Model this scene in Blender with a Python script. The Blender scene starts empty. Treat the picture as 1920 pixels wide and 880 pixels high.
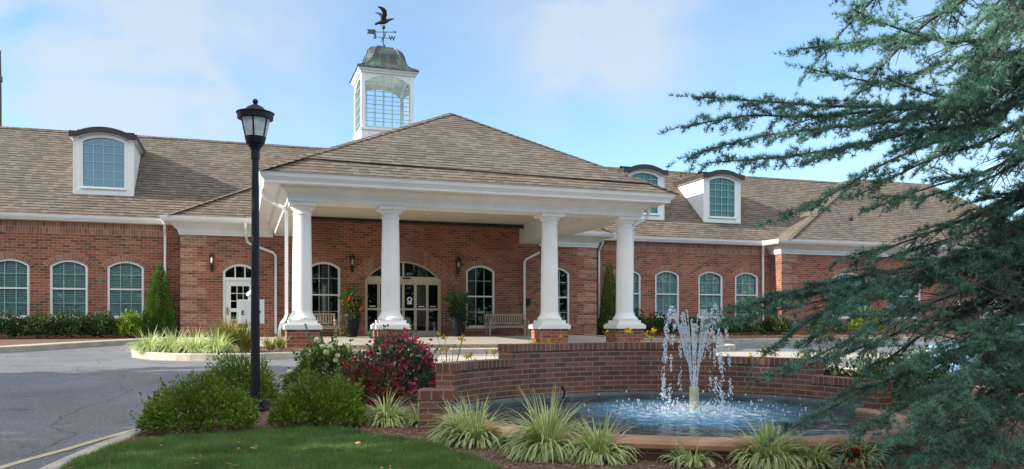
import bpy, bmesh, math, random
import numpy as np
from mathutils import Vector, Matrix, noise as mnoise

R = math.radians
random.seed(7); RNG = np.random.default_rng(11)
SC = bpy.context.scene
COL = SC.collection

# ------------------------------------------------------------------ camera, sky, sun, exposure
EYE = 1.2
YAW = 18.5
cam_d = bpy.data.cameras.new('camera'); cam = bpy.data.objects.new('camera', cam_d); COL.objects.link(cam)
cam.location = (0, 0, EYE); cam.rotation_euler = (R(90), 0, R(-YAW))
cam_d.sensor_width = 36; cam_d.lens = 1521 / 1920 * 36; cam_d.shift_y = 165 / 1920
cam_d.clip_start = 0.1; cam_d.clip_end = 5000
SC.camera = cam

SUN_EL, SUN_AZ = 25.0, 271.5          # azimuth clockwise from +Y: from the left, along the facade
SUN_STRENGTH = 3.6
SKY_STRENGTH = 0.10
SC.view_settings.view_transform = 'Standard'
SC.view_settings.look = 'None'
SC.view_settings.gamma = 1
SC.view_settings.use_curve_mapping = False
SC.view_settings.exposure = 1.45

def link(nt, a, b): nt.links.new(a, b)

world = bpy.data.worlds.new('World'); SC.world = world; world.use_nodes = True
wn = world.node_tree; wn.nodes.clear()
w_out = wn.nodes.new('ShaderNodeOutputWorld'); w_bg = wn.nodes.new('ShaderNodeBackground')
w_bg.inputs['Strength'].default_value = SKY_STRENGTH
sky = wn.nodes.new('ShaderNodeTexSky'); sky.sky_type = 'NISHITA'; sky.sun_disc = False
sky.sun_elevation = R(SUN_EL); sky.sun_rotation = R(SUN_AZ)
sky.air_density = 1.0; sky.dust_density = 0.4; sky.ozone_density = 1.6; sky.altitude = 100
link(wn, w_bg.outputs[0], w_out.inputs[0])
# thin drifting clouds, laid out by direction on the sky itself
tc = wn.nodes.new('ShaderNodeTexCoord')
def wmath(op, a, b=None):
    n = wn.nodes.new('ShaderNodeMath'); n.operation = op
    for i, v in enumerate((a, b)):
        if v is None: continue
        if isinstance(v, (int, float)): n.inputs[i].default_value = v
        else: link(wn, v, n.inputs[i])
    return n.outputs[0]
def skydir(px, py):
    l = (px - 960) / 1521; u = (605 - py) / 1521; a = R(YAW)
    return Vector((math.sin(a) + math.cos(a) * l, math.cos(a) - math.sin(a) * l, u)).normalized()
mp = wn.nodes.new('ShaderNodeMapping'); mp.inputs['Scale'].default_value = (5.0, 5.0, 9.0)
link(wn, tc.outputs['Generated'], mp.inputs[0])
cn = wn.nodes.new('ShaderNodeTexNoise'); cn.inputs['Scale'].default_value = 1.0; cn.inputs['Detail'].default_value = 5
cn.inputs['Roughness'].default_value = 0.5; cn.inputs['Distortion'].default_value = 0.3
link(wn, mp.outputs[0], cn.inputs['Vector'])
acc = None
for px, py, rad, amp in [(40, 60, .13, .75), (190, 150, .12, .8), (330, 200, .09, .55), (470, 90, .09, .45), (150, 210, .12, .6),
                         (390, 160, .045, .5), (1030, 170, .04, .62), (1110, 60, .075, .62), (1200, 80, .075, .62), (1180, 0, .08, .35), (920, 70, .05, .25),
                         (-300, 100, .2, .8), (-700, 60, .25, .8), (2300, 120, .2, .6), (1700, -350, .3, .6), (700, -600, .35, .6)]:
    d = skydir(px, py)
    vm = wn.nodes.new('ShaderNodeVectorMath'); vm.operation = 'DISTANCE'
    nrm = wn.nodes.new('ShaderNodeVectorMath'); nrm.operation = 'NORMALIZE'
    link(wn, tc.outputs['Generated'], nrm.inputs[0]); link(wn, nrm.outputs[0], vm.inputs[0]); vm.inputs[1].default_value = d
    q = wmath('DIVIDE', vm.outputs['Value'], rad); q = wmath('POWER', q, 2.0); q = wmath('MULTIPLY', q, -1.0)
    e = wmath('EXPONENT', q); e = wmath('MULTIPLY', e, amp)
    acc = e if acc is None else wmath('ADD', acc, e)
cr = wn.nodes.new('ShaderNodeMapRange'); cr.inputs['From Min'].default_value = 0.32; cr.inputs['From Max'].default_value = 0.68
link(wn, cn.outputs['Fac'], cr.inputs['Value'])
cf = wmath('MULTIPLY', acc, cr.outputs[0]); cf = wmath('MULTIPLY', wmath('MINIMUM', cf, 0.9), .82)
cmix = wn.nodes.new('ShaderNodeMix'); cmix.data_type = 'RGBA'
tint = wn.nodes.new('ShaderNodeMix'); tint.data_type = 'RGBA'; tint.blend_type = 'MULTIPLY'; tint.inputs[0].default_value = 1
link(wn, sky.outputs[0], tint.inputs[6]); tint.inputs[7].default_value = (.79, .95, 1.02, 1)
link(wn, tint.outputs[2], cmix.inputs[6]); cmix.inputs[7].default_value = (2.75, 2.95, 3.2, 1)
link(wn, cf, cmix.inputs[0])
# unseen bright clouds added overhead and behind the viewer to lift the shade
acc2 = None
for d, rad, amp in [((0, -.15, 1), .55, .9), ((-.45, -.5, .9), .42, .9), ((.45, -.55, .85), .42, .8), ((0, -.8, .75), .35, .8), ((.75, .1, .8), .33, .7), ((-.75, .2, .9), .33, .8)]:
    vm = wn.nodes.new('ShaderNodeVectorMath'); vm.operation = 'DISTANCE'; link(wn, nrm.outputs[0], vm.inputs[0]); vm.inputs[1].default_value = Vector(d).normalized()
    q = wmath('DIVIDE', vm.outputs['Value'], rad); q = wmath('POWER', q, 2.0); q = wmath('MULTIPLY', q, -1.0); e = wmath('MULTIPLY', wmath('EXPONENT', q), amp); acc2 = e if acc2 is None else wmath('ADD', acc2, e)
cf2 = wmath('MINIMUM', wmath('MULTIPLY', acc2, wmath('ADD', cr.outputs[0], .35)), .95)
cmix2 = wn.nodes.new('ShaderNodeMix'); cmix2.data_type = 'RGBA'; link(wn, cf2, cmix2.inputs[0]); link(wn, cmix.outputs[2], cmix2.inputs[6]); cmix2.inputs[7].default_value = (7.6, 7.3, 6.9, 1)
link(wn, cmix2.outputs[2], w_bg.inputs['Color'])

sun_d = bpy.data.lights.new('sun', 'SUN'); sun_d.energy = SUN_STRENGTH; sun_d.angle = R(0.5); sun_d.color = (1.0, .93, .82)
sun = bpy.data.objects.new('sun', sun_d); COL.objects.link(sun)
az, el = R(SUN_AZ), R(SUN_EL)
sun.rotation_euler = Vector((math.sin(az) * math.cos(el), math.cos(az) * math.cos(el), math.sin(el))).to_track_quat('Z', 'Y').to_euler()
sun.location = (-30, 0, 30)

# ------------------------------------------------------------------ materials
def new_mat(name):
    m = bpy.data.materials.new(name); m.use_nodes = True
    nt = m.node_tree; p = nt.nodes['Principled BSDF']
    return m, nt, p
def nd(nt, t, **kw):
    n = nt.nodes.new('ShaderNode' + t)
    for k, v in kw.items():
        if k in n.inputs: n.inputs[k].default_value = v
        else: setattr(n, k, v)
    return n
def ramp(nt, fac, stops, interp='LINEAR'):
    r = nt.nodes.new('ShaderNodeValToRGB'); r.color_ramp.interpolation = interp
    el_ = r.color_ramp.elements
    while len(el_) < len(stops): el_.new(0.5)
    for e, (p, c) in zip(el_, stops): e.position = p; e.color = (*c, 1)
    link(nt, fac, r.inputs[0]); return r.outputs[0]
def mix(nt, fac, a, b, blend='MIX'):
    n = nt.nodes.new('ShaderNodeMix'); n.data_type = 'RGBA'; n.blend_type = blend
    for i, v in ((0, fac), (6, a), (7, b)):
        if isinstance(v, (int, float)): n.inputs[i].default_value = v
        elif isinstance(v, tuple): n.inputs[i].default_value = (*v, 1)
        else: link(nt, v, n.inputs[i])
    return n.outputs[2]
def mth(nt, op, a, b=0.0):
    n = nt.nodes.new('ShaderNodeMath'); n.operation = op
    for i, v in enumerate((a, b)):
        if isinstance(v, (int, float)): n.inputs[i].default_value = v
        else: link(nt, v, n.inputs[i])
    return n.outputs[0]
def bump(nt, p, h, strength=.4, dist=.02):
    b = nt.nodes.new('ShaderNodeBump'); b.inputs['Strength'].default_value = strength; b.inputs['Distance'].default_value = dist
    link(nt, h, b.inputs['Height']); link(nt, b.outputs[0], p.inputs['Normal']); return b
def paint(name, col, rough=.5, var=.12, scale=3.0, metal=0, b=0.0, spec=.5):
    m, nt, p = new_mat(name)
    t = nd(nt, 'TexCoord'); n = nd(nt, 'TexNoise', Scale=scale, Detail=6.0, Roughness=.6); link(nt, t.outputs['Object'], n.inputs['Vector'])
    lo = tuple(c * (1 - var) for c in col); hi = tuple(min(1, c * (1 + var)) for c in col)
    link(nt, ramp(nt, n.outputs['Fac'], [(.3, lo), (.7, hi)]), p.inputs['Base Color'])
    p.inputs['Roughness'].default_value = rough; p.inputs['Metallic'].default_value = metal; p.inputs['Specular IOR Level'].default_value = spec
    if b:
        n2 = nd(nt, 'TexNoise', Scale=scale * 20, Detail=3.0); link(nt, t.outputs['Object'], n2.inputs['Vector']); bump(nt, p, n2.outputs['Fac'], b, .01)
    return m
def brick_mat(name, palette, mortar, bw, bh, ms, offset=.5, rough=.85, dirt=.25, bumpd=.008):
    m, nt, p = new_mat(name)
    uv = nd(nt, 'UVMap'); uv.uv_map = 'UVMap'
    wob = nd(nt, 'TexNoise', Scale=2.5, Detail=2.0); link(nt, uv.outputs[0], wob.inputs['Vector'])
    vadd = nd(nt, 'VectorMath', operation='MULTIPLY_ADD'); link(nt, wob.outputs['Color'], vadd.inputs[0]); vadd.inputs[1].default_value = (.012, .006, 0); link(nt, uv.outputs[0], vadd.inputs[2])
    bt = nd(nt, 'TexBrick', offset=offset, squash=1.0)
    bt.inputs['Color1'].default_value = (0, 0, 0, 1); bt.inputs['Color2'].default_value = (1, 1, 1, 1); bt.inputs['Mortar'].default_value = (.5, .5, .5, 1)
    bt.inputs['Scale'].default_value = 1; bt.inputs['Brick Width'].default_value = bw; bt.inputs['Row Height'].default_value = bh
    bt.inputs['Mortar Size'].default_value = ms; bt.inputs['Mortar Smooth'].default_value = .25; bt.inputs['Bias'].default_value = 0
    link(nt, vadd.outputs[0], bt.inputs['Vector'])
    n = len(palette); cols = ramp(nt, bt.outputs['Color'], [(i / n, c) for i, c in enumerate(palette)], 'CONSTANT')
    g = nd(nt, 'TexNoise', Scale=35.0, Detail=4.0, Roughness=.7); link(nt, uv.outputs[0], g.inputs['Vector'])
    big = nd(nt, 'TexNoise', Scale=.7, Detail=5.0, Roughness=.65); link(nt, uv.outputs[0], big.inputs['Vector'])
    gr = ramp(nt, g.outputs['Fac'], [(.25, (.7, .7, .7)), (.75, (1.25, 1.22, 1.2))])
    br = ramp(nt, big.outputs['Fac'], [(.3, (1 - dirt,) * 3), (.7, (1 + dirt * .6,) * 3)])
    c = mix(nt, 1.0, cols, gr, 'MULTIPLY'); c = mix(nt, bt.outputs['Fac'], c, mortar); c = mix(nt, 1.0, c, br, 'MULTIPLY')
    ef = nd(nt, 'TexNoise', Scale=1.6, Detail=7.0, Roughness=.72); link(nt, uv.outputs[0], ef.inputs['Vector'])
    er = nd(nt, 'MapRange'); er.inputs['From Min'].default_value = .60; er.inputs['From Max'].default_value = .80; er.inputs['To Max'].default_value = .45; link(nt, ef.outputs['Fac'], er.inputs['Value'])
    c = mix(nt, er.outputs[0], c, (.50, .43, .38))
    link(nt, c, p.inputs['Base Color']); p.inputs['Roughness'].default_value = rough; p.inputs['Specular IOR Level'].default_value = .3
    h = mth(nt, 'SUBTRACT', 1.0, bt.outputs['Fac']); h = mth(nt, 'ADD', h, mth(nt, 'MULTIPLY', g.outputs['Fac'], .35))
    bump(nt, p, h, .7, bumpd)
    return m
RED = [(.165, .060, .042), (.255, .088, .056), (.29, .100, .062), (.33, .122, .076), (.225, .076, .050), (.275, .094, .058), (.30, .115, .075), (.28, .100, .062), (.12, .080, .056)]
M = {}
M['brick'] = brick_mat('red_brick', RED, (.39, .275, .21), .30, .1016, .009)
M['brick_pale'] = brick_mat('pale_brick', [(.31, .155, .10), (.36, .19, .125), (.28, .125, .085), (.38, .22, .15)], (.46, .36, .29), .30, .1016, .009)
M['brick_arch'] = brick_mat('arch_brick', [(.28, .125, .085), (.33, .155, .105), (.23, .095, .065), (.35, .18, .125)], (.44, .33, .26), .0945, .215, .008, offset=0)
M['brick_garden'] = brick_mat('garden_brick', [(.155, .070, .054), (.205, .085, .064), (.25, .105, .076), (.18, .077, .059), (.215, .11, .084), (.13, .074, .06)], (.33, .255, .205), .215, .0667, .0065, dirt=.35, bumpd=.006)
M['brick_cap'] = brick_mat('garden_cap_brick', [(.19, .085, .06), (.235, .10, .07), (.15, .07, .052), (.25, .12, .085)], (.33, .265, .215), .078, .25, .0065, offset=0, dirt=.35, bumpd=.006)
M['white'] = paint('white_paint', (.72, .72, .71), .45, .05, 1.0)
M['white_trim'] = paint('white_trim', (.70, .70, .675), .5, .08, 2.0)
M['ceiling'] = paint('ceiling_paint', (.62, .55, .46), .7, .06, 1.0)
M['cream'] = paint('cream_aluminium', (.50, .44, .33), .4, .06, 2.0)
M['brown_trim'] = paint('brown_fascia', (.032, .021, .019), .5, .2, 4.0)
M['black_metal'] = paint('black_metal', (.010, .012, .019), .5, .25, 6.0, spec=.3)
M['muntin'] = paint('pale_muntin', (.34, .50, .47), .5, .06, 3.0)
M['dormer_pane'] = paint('dormer_pane', (.045, .17, .155), .06, .25, 1.2, spec=.6)
M['bronze'] = paint('dark_bronze', (.035, .028, .022), .45, .25, 8.0, metal=.4)
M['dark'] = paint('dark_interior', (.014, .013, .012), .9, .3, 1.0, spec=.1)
M['concrete'] = paint('concrete', (.36, .33, .28), .85, .22, 2.2, b=.25)
M['kerb'] = paint('kerb_concrete', (.40, .37, .31), .85, .25, 3.0, b=.3)
M['teak'] = paint('weathered_teak', (.37, .29, .20), .75, .3, 9.0, b=.3)
M['bark'] = paint('bark', (.06, .045, .036), .9, .4, 14.0, b=.6)
M['stem'] = paint('green_stem', (.10, .17, .05), .6, .25, 6.0)
M['pipe'] = paint('cream_pipe', (.55, .50, .34), .45, .12, 6.0)
M['stone'] = paint('dark_stone', (.09, .085, .08), .9, .3, 12.0, b=.5)
M['line'] = paint('faded_line_paint', (.48, .40, .24), .8, .25, 5.0)
M['brass'] = paint('brass', (.35, .25, .09), .35, .1, 5, metal=.8)
M['tile'] = paint('pool_liner', (.060, .085, .095), .6, .4, 4.0)
M['tan_coping'] = paint('tan_coping', (.36, .20, .125), .75, .25, 5.0, b=.3)
M['pot'] = paint('black_glazed_pot', (.006, .006, .009), .45, .3, 5.0, spec=.25)
M['blind'] = paint('window_blind', (.80, .85, .83), .6, .08, 2.0)
M['wood_pole'] = paint('weathered_wood', (.10, .085, .075), .9, .3, 6.0)

def roof_mat(name, pal, joint_shade):
    m, nt, p = new_mat(name)
    uv = nd(nt, 'UVMap'); uv.uv_map = 'UVMap'
    wob = nd(nt, 'TexNoise', Scale=1.3, Detail=2.0); link(nt, uv.outputs[0], wob.inputs['Vector'])
    va = nd(nt, 'VectorMath', operation='MULTIPLY_ADD'); link(nt, wob.outputs['Color'], va.inputs[0]); va.inputs[1].default_value = (.10, .02, 0); link(nt, uv.outputs[0], va.inputs[2])
    RH = .185
    bt = nd(nt, 'TexBrick', offset=.37, offset_frequency=2, squash=1.3, squash_frequency=3)
    bt.inputs['Color1'].default_value = (0, 0, 0, 1); bt.inputs['Color2'].default_value = (1, 1, 1, 1); bt.inputs['Mortar'].default_value = (.5, .5, .5, 1)
    bt.inputs['Scale'].default_value = 1; bt.inputs['Brick Width'].default_value = .235; bt.inputs['Row Height'].default_value = RH
    bt.inputs['Mortar Size'].default_value = .008; bt.inputs['Mortar Smooth'].default_value = .3
    link(nt, va.outputs[0], bt.inputs['Vector'])
    n = len(pal); cols = ramp(nt, bt.outputs['Color'], [(i / n, c) for i, c in enumerate(pal)], 'CONSTANT')
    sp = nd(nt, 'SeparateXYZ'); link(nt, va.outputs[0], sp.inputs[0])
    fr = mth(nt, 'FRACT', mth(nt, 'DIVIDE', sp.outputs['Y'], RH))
    # butt-edge shadow of each course painted as a dark printed-granule band of uneven depth
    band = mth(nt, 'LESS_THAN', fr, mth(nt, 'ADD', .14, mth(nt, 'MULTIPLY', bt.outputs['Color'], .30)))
    g = nd(nt, 'TexNoise', Scale=90.0, Detail=2.0); link(nt, uv.outputs[0], g.inputs['Vector'])
    big = nd(nt, 'TexNoise', Scale=.45, Detail=5.0, Roughness=.6); link(nt, uv.outputs[0], big.inputs['Vector'])
    c = mix(nt, 1.0, cols, ramp(nt, g.outputs['Fac'], [(.3, (.75,) * 3), (.7, (1.2,) * 3)]), 'MULTIPLY')
    c = mix(nt, mth(nt, 'MULTIPLY', band, .85), c, joint_shade)
    c = mix(nt, mth(nt, 'MULTIPLY', bt.outputs['Fac'], .5), c, joint_shade)
    c = mix(nt, 1.0, c, ramp(nt, big.outputs['Fac'], [(.3, (.85, .85, .87)), (.7, (1.12, 1.10, 1.06))]), 'MULTIPLY')
    link(nt, c, p.inputs['Base Color']); p.inputs['Roughness'].default_value = .95; p.inputs['Specular IOR Level'].default_value = .2
    h = mth(nt, 'SUBTRACT', mth(nt, 'MULTIPLY', bt.outputs['Color'], .35), mth(nt, 'MULTIPLY', fr, .8)); h = mth(nt, 'SUBTRACT', h, mth(nt, 'MULTIPLY', bt.outputs['Fac'], .4))
    bump(nt, p, h, .6, .014)
    return m
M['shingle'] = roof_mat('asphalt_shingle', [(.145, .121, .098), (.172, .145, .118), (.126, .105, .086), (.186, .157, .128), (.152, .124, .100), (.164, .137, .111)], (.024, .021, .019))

def siding_mat():
    m, nt, p = new_mat('white_siding'); uv = nd(nt, 'UVMap'); uv.uv_map = 'UVMap'
    sp = nd(nt, 'SeparateXYZ'); link(nt, uv.outputs[0], sp.inputs[0])
    fr = mth(nt, 'FRACT', mth(nt, 'DIVIDE', sp.outputs['Y'], .125))
    gap = mth(nt, 'LESS_THAN', fr, .13)
    link(nt, mix(nt, gap, (.78, .78, .76), (.30, .30, .31)), p.inputs['Base Color'])
    bump(nt, p, mth(nt, 'SUBTRACT', 1.0, fr), .8, .02); p.inputs['Roughness'].default_value = .5
    return m
M['siding'] = siding_mat()

def copper():
    m, nt, p = new_mat('patina_copper'); t = nd(nt, 'TexCoord')
    mpn = nd(nt, 'Mapping'); mpn.inputs['Scale'].default_value = (1.6, 1.6, .55); link(nt, t.outputs['Object'], mpn.inputs[0])
    n = nd(nt, 'TexNoise', Scale=1.6, Detail=6.0, Roughness=.65); link(nt, mpn.outputs[0], n.inputs['Vector'])
    link(nt, ramp(nt, n.outputs['Fac'], [(.36, (.030, .022, .026)), (.49, (.040, .060, .062)), (.58, (.055, .115, .098)), (.74, (.11, .19, .155))]), p.inputs['Base Color'])
    p.inputs['Roughness'].default_value = .42; p.inputs['Metallic'].default_value = .25
    return m
M['copper'] = copper()

def glass(name, tint, gl=.02, extra=.06):
    m, nt, p = new_mat(name); nt.nodes.remove(p); out = nt.nodes['Material Output']
    tr = nd(nt, 'BsdfTransparent'); tr.inputs[0].default_value = (*tint, 1)
    g = nd(nt, 'BsdfGlossy'); g.inputs['Roughness'].default_value = gl; g.inputs[0].default_value = (.85, .95, .97, 1)
    f = nd(nt, 'Fresnel'); f.inputs[0].default_value = 1.52
    t = nd(nt, 'TexCoord'); n = nd(nt, 'TexNoise', Scale=1.1, Detail=1.0); link(nt, t.outputs['Object'], n.inputs['Vector'])
    b = nd(nt, 'Bump'); b.inputs['Strength'].default_value = .12; b.inputs['Distance'].default_value = .02; link(nt, n.outputs['Fac'], b.inputs['Height'])
    link(nt, b.outputs[0], g.inputs['Normal'])
    fac = mth(nt, 'ADD', mth(nt, 'MULTIPLY', f.outputs[0], 1.15), extra)
    mx = nd(nt, 'MixShader'); link(nt, fac, mx.inputs[0]); link(nt, tr.outputs[0], mx.inputs[1]); link(nt, g.outputs[0], mx.inputs[2])
    link(nt, mx.outputs[0], out.inputs[0]); return m
M['glass'] = glass('window_glass', (.70, .87, .87), extra=.03)
M['glass_dark'] = glass('door_glass', (.55, .60, .58), extra=.02)
M['glass_dormer'] = glass('dormer_glass', (.25, .42, .45), extra=.20)
M['glass_clear'] = glass('clear_glass', (.95, .97, .98), extra=-.05)
M['glass_lamp'] = paint('ribbed_lamp_glass', (.62, .66, .66), .18, .25, 9.0)

def asphalt():
    m, nt, p = new_mat('asphalt'); t = nd(nt, 'TexCoord')
    n = nd(nt, 'TexNoise', Scale=70.0, Detail=3.0, Roughness=.8); link(nt, t.outputs['Object'], n.inputs['Vector'])
    v = nd(nt, 'TexVoronoi', Scale=60.0); link(nt, t.outputs['Object'], v.inputs['Vector'])
    b = nd(nt, 'TexNoise', Scale=.5, Detail=6.0, Roughness=.6); link(nt, t.outputs['Object'], b.inputs['Vector'])
    c = ramp(nt, v.outputs['Color'], [(.0, (.095, .100, .114)), (.6, (.150, .157, .174)), (1.0, (.25, .255, .27))])
    c = mix(nt, 1.0, c, ramp(nt, n.outputs['Fac'], [(.3, (.72,) * 3), (.7, (1.22,) * 3)]), 'MULTIPLY')
    c = mix(nt, 1.0, c, ramp(nt, b.outputs['Fac'], [(.3, (.80,) * 3), (.7, (1.15,) * 3)]), 'MULTIPLY')
    wv = nd(nt, 'TexNoise', Scale=.22, Detail=4.0); link(nt, t.outputs['Object'], wv.inputs['Vector'])
    vm = nd(nt, 'VectorMath', operation='MULTIPLY_ADD'); link(nt, wv.outputs['Color'], vm.inputs[0]); vm.inputs[1].default_value = (3.5, 3.5, 0); link(nt, t.outputs['Object'], vm.inputs[2])
    ck = nd(nt, 'TexVoronoi', Scale=.16); ck.feature = 'DISTANCE_TO_EDGE'; link(nt, vm.outputs[0], ck.inputs['Vector'])
    c = mix(nt, mth(nt, 'MULTIPLY', mth(nt, 'LESS_THAN', ck.outputs['Distance'], .0025), .45), c, (.035, .035, .036))
    st = nd(nt, 'TexNoise', Scale=1.3, Detail=3.0, Roughness=.5); link(nt, t.outputs['Object'], st.inputs['Vector'])
    c = mix(nt, 1.0, c, ramp(nt, st.outputs['Fac'], [(.28, (.62,) * 3), (.38, (1.0,) * 3)]), 'MULTIPLY')
    link(nt, c, p.inputs['Base Color']); p.inputs['Roughness'].default_value = .8; p.inputs['Specular IOR Level'].default_value = .35
    bump(nt, p, v.outputs['Distance'], .5, .01); return m
M['asphalt'] = asphalt()
def ground_mat(name, stops, scale, bs=.6, bd=.02):
    m, nt, p = new_mat(name); t = nd(nt, 'TexCoord')
    n = nd(nt, 'TexNoise', Scale=scale, Detail=8.0, Roughness=.75); link(nt, t.outputs['Object'], n.inputs['Vector'])
    link(nt, ramp(nt, n.outputs['Fac'], stops), p.inputs['Base Color']); p.inputs['Roughness'].default_value = .95; p.inputs['Specular IOR Level'].default_value = .1
    bump(nt, p, n.outputs['Fac'], bs, bd); return m
M['mulch'] = ground_mat('bark_mulch', [(.3, (.055, .035, .026)), (.5, (.15, .095, .07)), (.7, (.27, .185, .14))], 38)
M['soil_grass'] = ground_mat('lawn_soil', [(.3, (.04, .07, .022)), (.7, (.075, .11, .036))], 14)
M['field'] = ground_mat('far_grass', [(.3, (.03, .055, .018)), (.7, (.06, .095, .03))], .8)

def leaf_mat(name, cols, rough=.5, trans=.3, spec=.4, uvstripe=None, nsc=2.5, nlo=.72, nhi=1.25):
    m, nt, p = new_mat(name); g = nd(nt, 'NewGeometry')
    n = len(cols); c = ramp(nt, g.outputs['Random Per Island'], [(i / max(1, n - 1), k) for i, k in enumerate(cols)])
    t = nd(nt, 'TexCoord'); ns = nd(nt, 'TexNoise', Scale=nsc, Detail=3.0); link(nt, t.outputs['Object'], ns.inputs['Vector'])
    c = mix(nt, 1.0, c, ramp(nt, ns.outputs['Fac'], [(.32, (nlo,) * 3), (.68, (nhi,) * 3)]), 'MULTIPLY')
    if uvstripe:
        uv = nd(nt, 'UVMap'); uv.uv_map = 'UVMap'; sp = nd(nt, 'SeparateXYZ'); link(nt, uv.outputs[0], sp.inputs[0])
        d = mth(nt, 'ABSOLUTE', mth(nt, 'SUBTRACT', sp.outputs['X'], .5)); c = mix(nt, mth(nt, 'LESS_THAN', d, .17), c, uvstripe)
    link(nt, c, p.inputs['Base Color']); p.inputs['Roughness'].default_value = rough; p.inputs['Specular IOR Level'].default_value = spec
    tb = nd(nt, 'BsdfTranslucent'); link(nt, mix(nt, 1.0, c, (1.1, 1.25, .7), 'MULTIPLY'), tb.inputs[0])
    mx = nd(nt, 'MixShader'); mx.inputs[0].default_value = trans
    link(nt, p.outputs[0], mx.inputs[1]); link(nt, tb.outputs[0], mx.inputs[2]); link(nt, mx.outputs[0], nt.nodes['Material Output'].inputs[0])
    return m
M['cedar'] = leaf_mat('cedar_needles', [(.036, .105, .078), (.06, .155, .115), (.09, .20, .155), (.17, .31, .26), (.085, .155, .08)], .55, .18, nsc=5.0, nlo=.45, nhi=1.65)
M['box'] = leaf_mat('glossy_shrub_leaf', [(.065, .125, .013), (.12, .20, .022), (.20, .28, .036), (.09, .155, .018)], .4, .28)
M['dark_leaf'] = leaf_mat('dark_shrub_leaf', [(.024, .05, .018), (.042, .08, .026), (.065, .115, .036)], .65, .22, .25)
M['cone_leaf'] = leaf_mat('dwarf_conifer_leaf', [(.04, .09, .012), (.075, .155, .022), (.11, .20, .032)], .5, .22)
M['rose_leaf'] = leaf_mat('rose_leaf', [(.030, .070, .038), (.055, .11, .055), (.085, .14, .06), (.13, .06, .045)], .4, .25)
M['rose_leaf_light'] = leaf_mat('light_rose_leaf', [(.05, .11, .025), (.10, .18, .04), (.17, .24, .06)], .4, .28)
M['rose_leaf_red'] = leaf_mat('reddish_rose_leaf', [(.08, .065, .03), (.14, .085, .045), (.19, .06, .045), (.06, .09, .035)], .45, .25)
M['grass'] = leaf_mat('grass_blade', [(.07, .16, .04), (.105, .21, .052), (.14, .245, .066), (.20, .23, .10)], .5, .3)
M['liriope'] = leaf_mat('variegated_blade', [(.62, .66, .32), (.74, .75, .47), (.52, .59, .24), (.79, .78, .57)], .45, .3, uvstripe=(.16, .27, .07))
M['daylily'] = leaf_mat('daylily_leaf', [(.10, .17, .035), (.16, .22, .05), (.26, .22, .06), (.34, .16, .05)], .5, .3)
M['canna'] = leaf_mat('canna_leaf', [(.03, .10, .02), (.05, .14, .03)], .35, .35)
M['mixed_leaf'] = leaf_mat('trailing_leaf', [(.10, .12, .03), (.16, .17, .04), (.09, .05, .025), (.05, .08, .02)], .5, .3)
M['wood_leaf'] = leaf_mat('woodland_leaf', [(.02, .05, .012), (.045, .085, .02), (.07, .11, .03)], .6, .2)
def petal(name, cols): return leaf_mat(name, cols, .5, .35, .3)
M['pink'] = petal('pink_petal', [(.55, .03, .19), (.70, .07, .30), (.62, .035, .14), (.76, .20, .40)])
M['redp'] = petal('red_petal', [(.42, .012, .025), (.55, .03, .05), (.35, .01, .03)])
M['whitep'] = petal('white_petal', [(.78, .76, .62), (.80, .79, .70)])
M['yellow'] = petal('yellow_petal', [(.75, .46, .02), (.80, .55, .05), (.72, .30, .02)])
M['coral'] = petal('coral_petal', [(.65, .07, .05), (.7, .14, .1)])
M['dry_leaf'] = leaf_mat('dry_leaf', [(.30, .10, .045), (.38, .20, .11), (.22, .08, .05), (.45, .30, .18)], .7, .15)
M['chip'] = leaf_mat('mulch_chip', [(.09, .055, .04), (.22, .14, .10), (.38, .27, .20), (.15, .088, .064)], .9, .0, .1)

def water_mat():
    m, nt, p = new_mat('pool_water'); t = nd(nt, 'TexCoord')
    n = nd(nt, 'TexNoise', Scale=9.0, Detail=6.0, Roughness=.7, Distortion=.6); mpn = nd(nt, 'Mapping'); mpn.inputs['Scale'].default_value = (1, 1, 1)
    link(nt, t.outputs['Object'], mpn.inputs[0]); link(nt, mpn.outputs[0], n.inputs['Vector'])
    ln = nd(nt, 'VectorMath', operation='LENGTH'); link(nt, t.outputs['Object'], ln.inputs[0])
    rr = nd(nt, 'MapRange'); rr.inputs['From Min'].default_value = .30; rr.inputs['From Max'].default_value = 2.1; rr.inputs['To Min'].default_value = .20; rr.inputs['To Max'].default_value = -.22
    link(nt, ln.outputs['Value'], rr.inputs['Value'])
    foam = nd(nt, 'MapRange'); foam.inputs['From Min'].default_value = .56; foam.inputs['From Max'].default_value = .74
    link(nt, mth(nt, 'ADD', n.outputs['Fac'], rr.outputs[0]), foam.inputs['Value'])
    bl = nd(nt, 'MapRange'); bl.inputs['From Min'].default_value = .9; bl.inputs['From Max'].default_value = 1.75; bl.inputs['To Min'].default_value = 1; bl.inputs['To Max'].default_value = 0
    big = nd(nt, 'TexNoise', Scale=1.7, Detail=3.0); link(nt, t.outputs['Object'], big.inputs['Vector'])
    link(nt, mth(nt, 'ADD', ln.outputs['Value'], mth(nt, 'MULTIPLY', mth(nt, 'SUBTRACT', big.outputs['Fac'], .5), 1.4)), bl.inputs['Value'])
    c = mix(nt, bl.outputs[0], (.022, .040, .036), (.085, .29, .46)); c = mix(nt, foam.outputs[0], c, (.66, .78, .86))  # blue round the jet: sky reflection painted into the colour, with dye and foam
    link(nt, c, p.inputs['Base Color']); p.inputs['Roughness'].default_value = .08; p.inputs['IOR'].default_value = 1.33
    w2 = nd(nt, 'TexNoise', Scale=16.0, Detail=4.0, Distortion=.5); link(nt, t.outputs['Object'], w2.inputs['Vector'])
    bump(nt, p, w2.outputs['Fac'], .22, .02); return m
M['water'] = water_mat()
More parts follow.
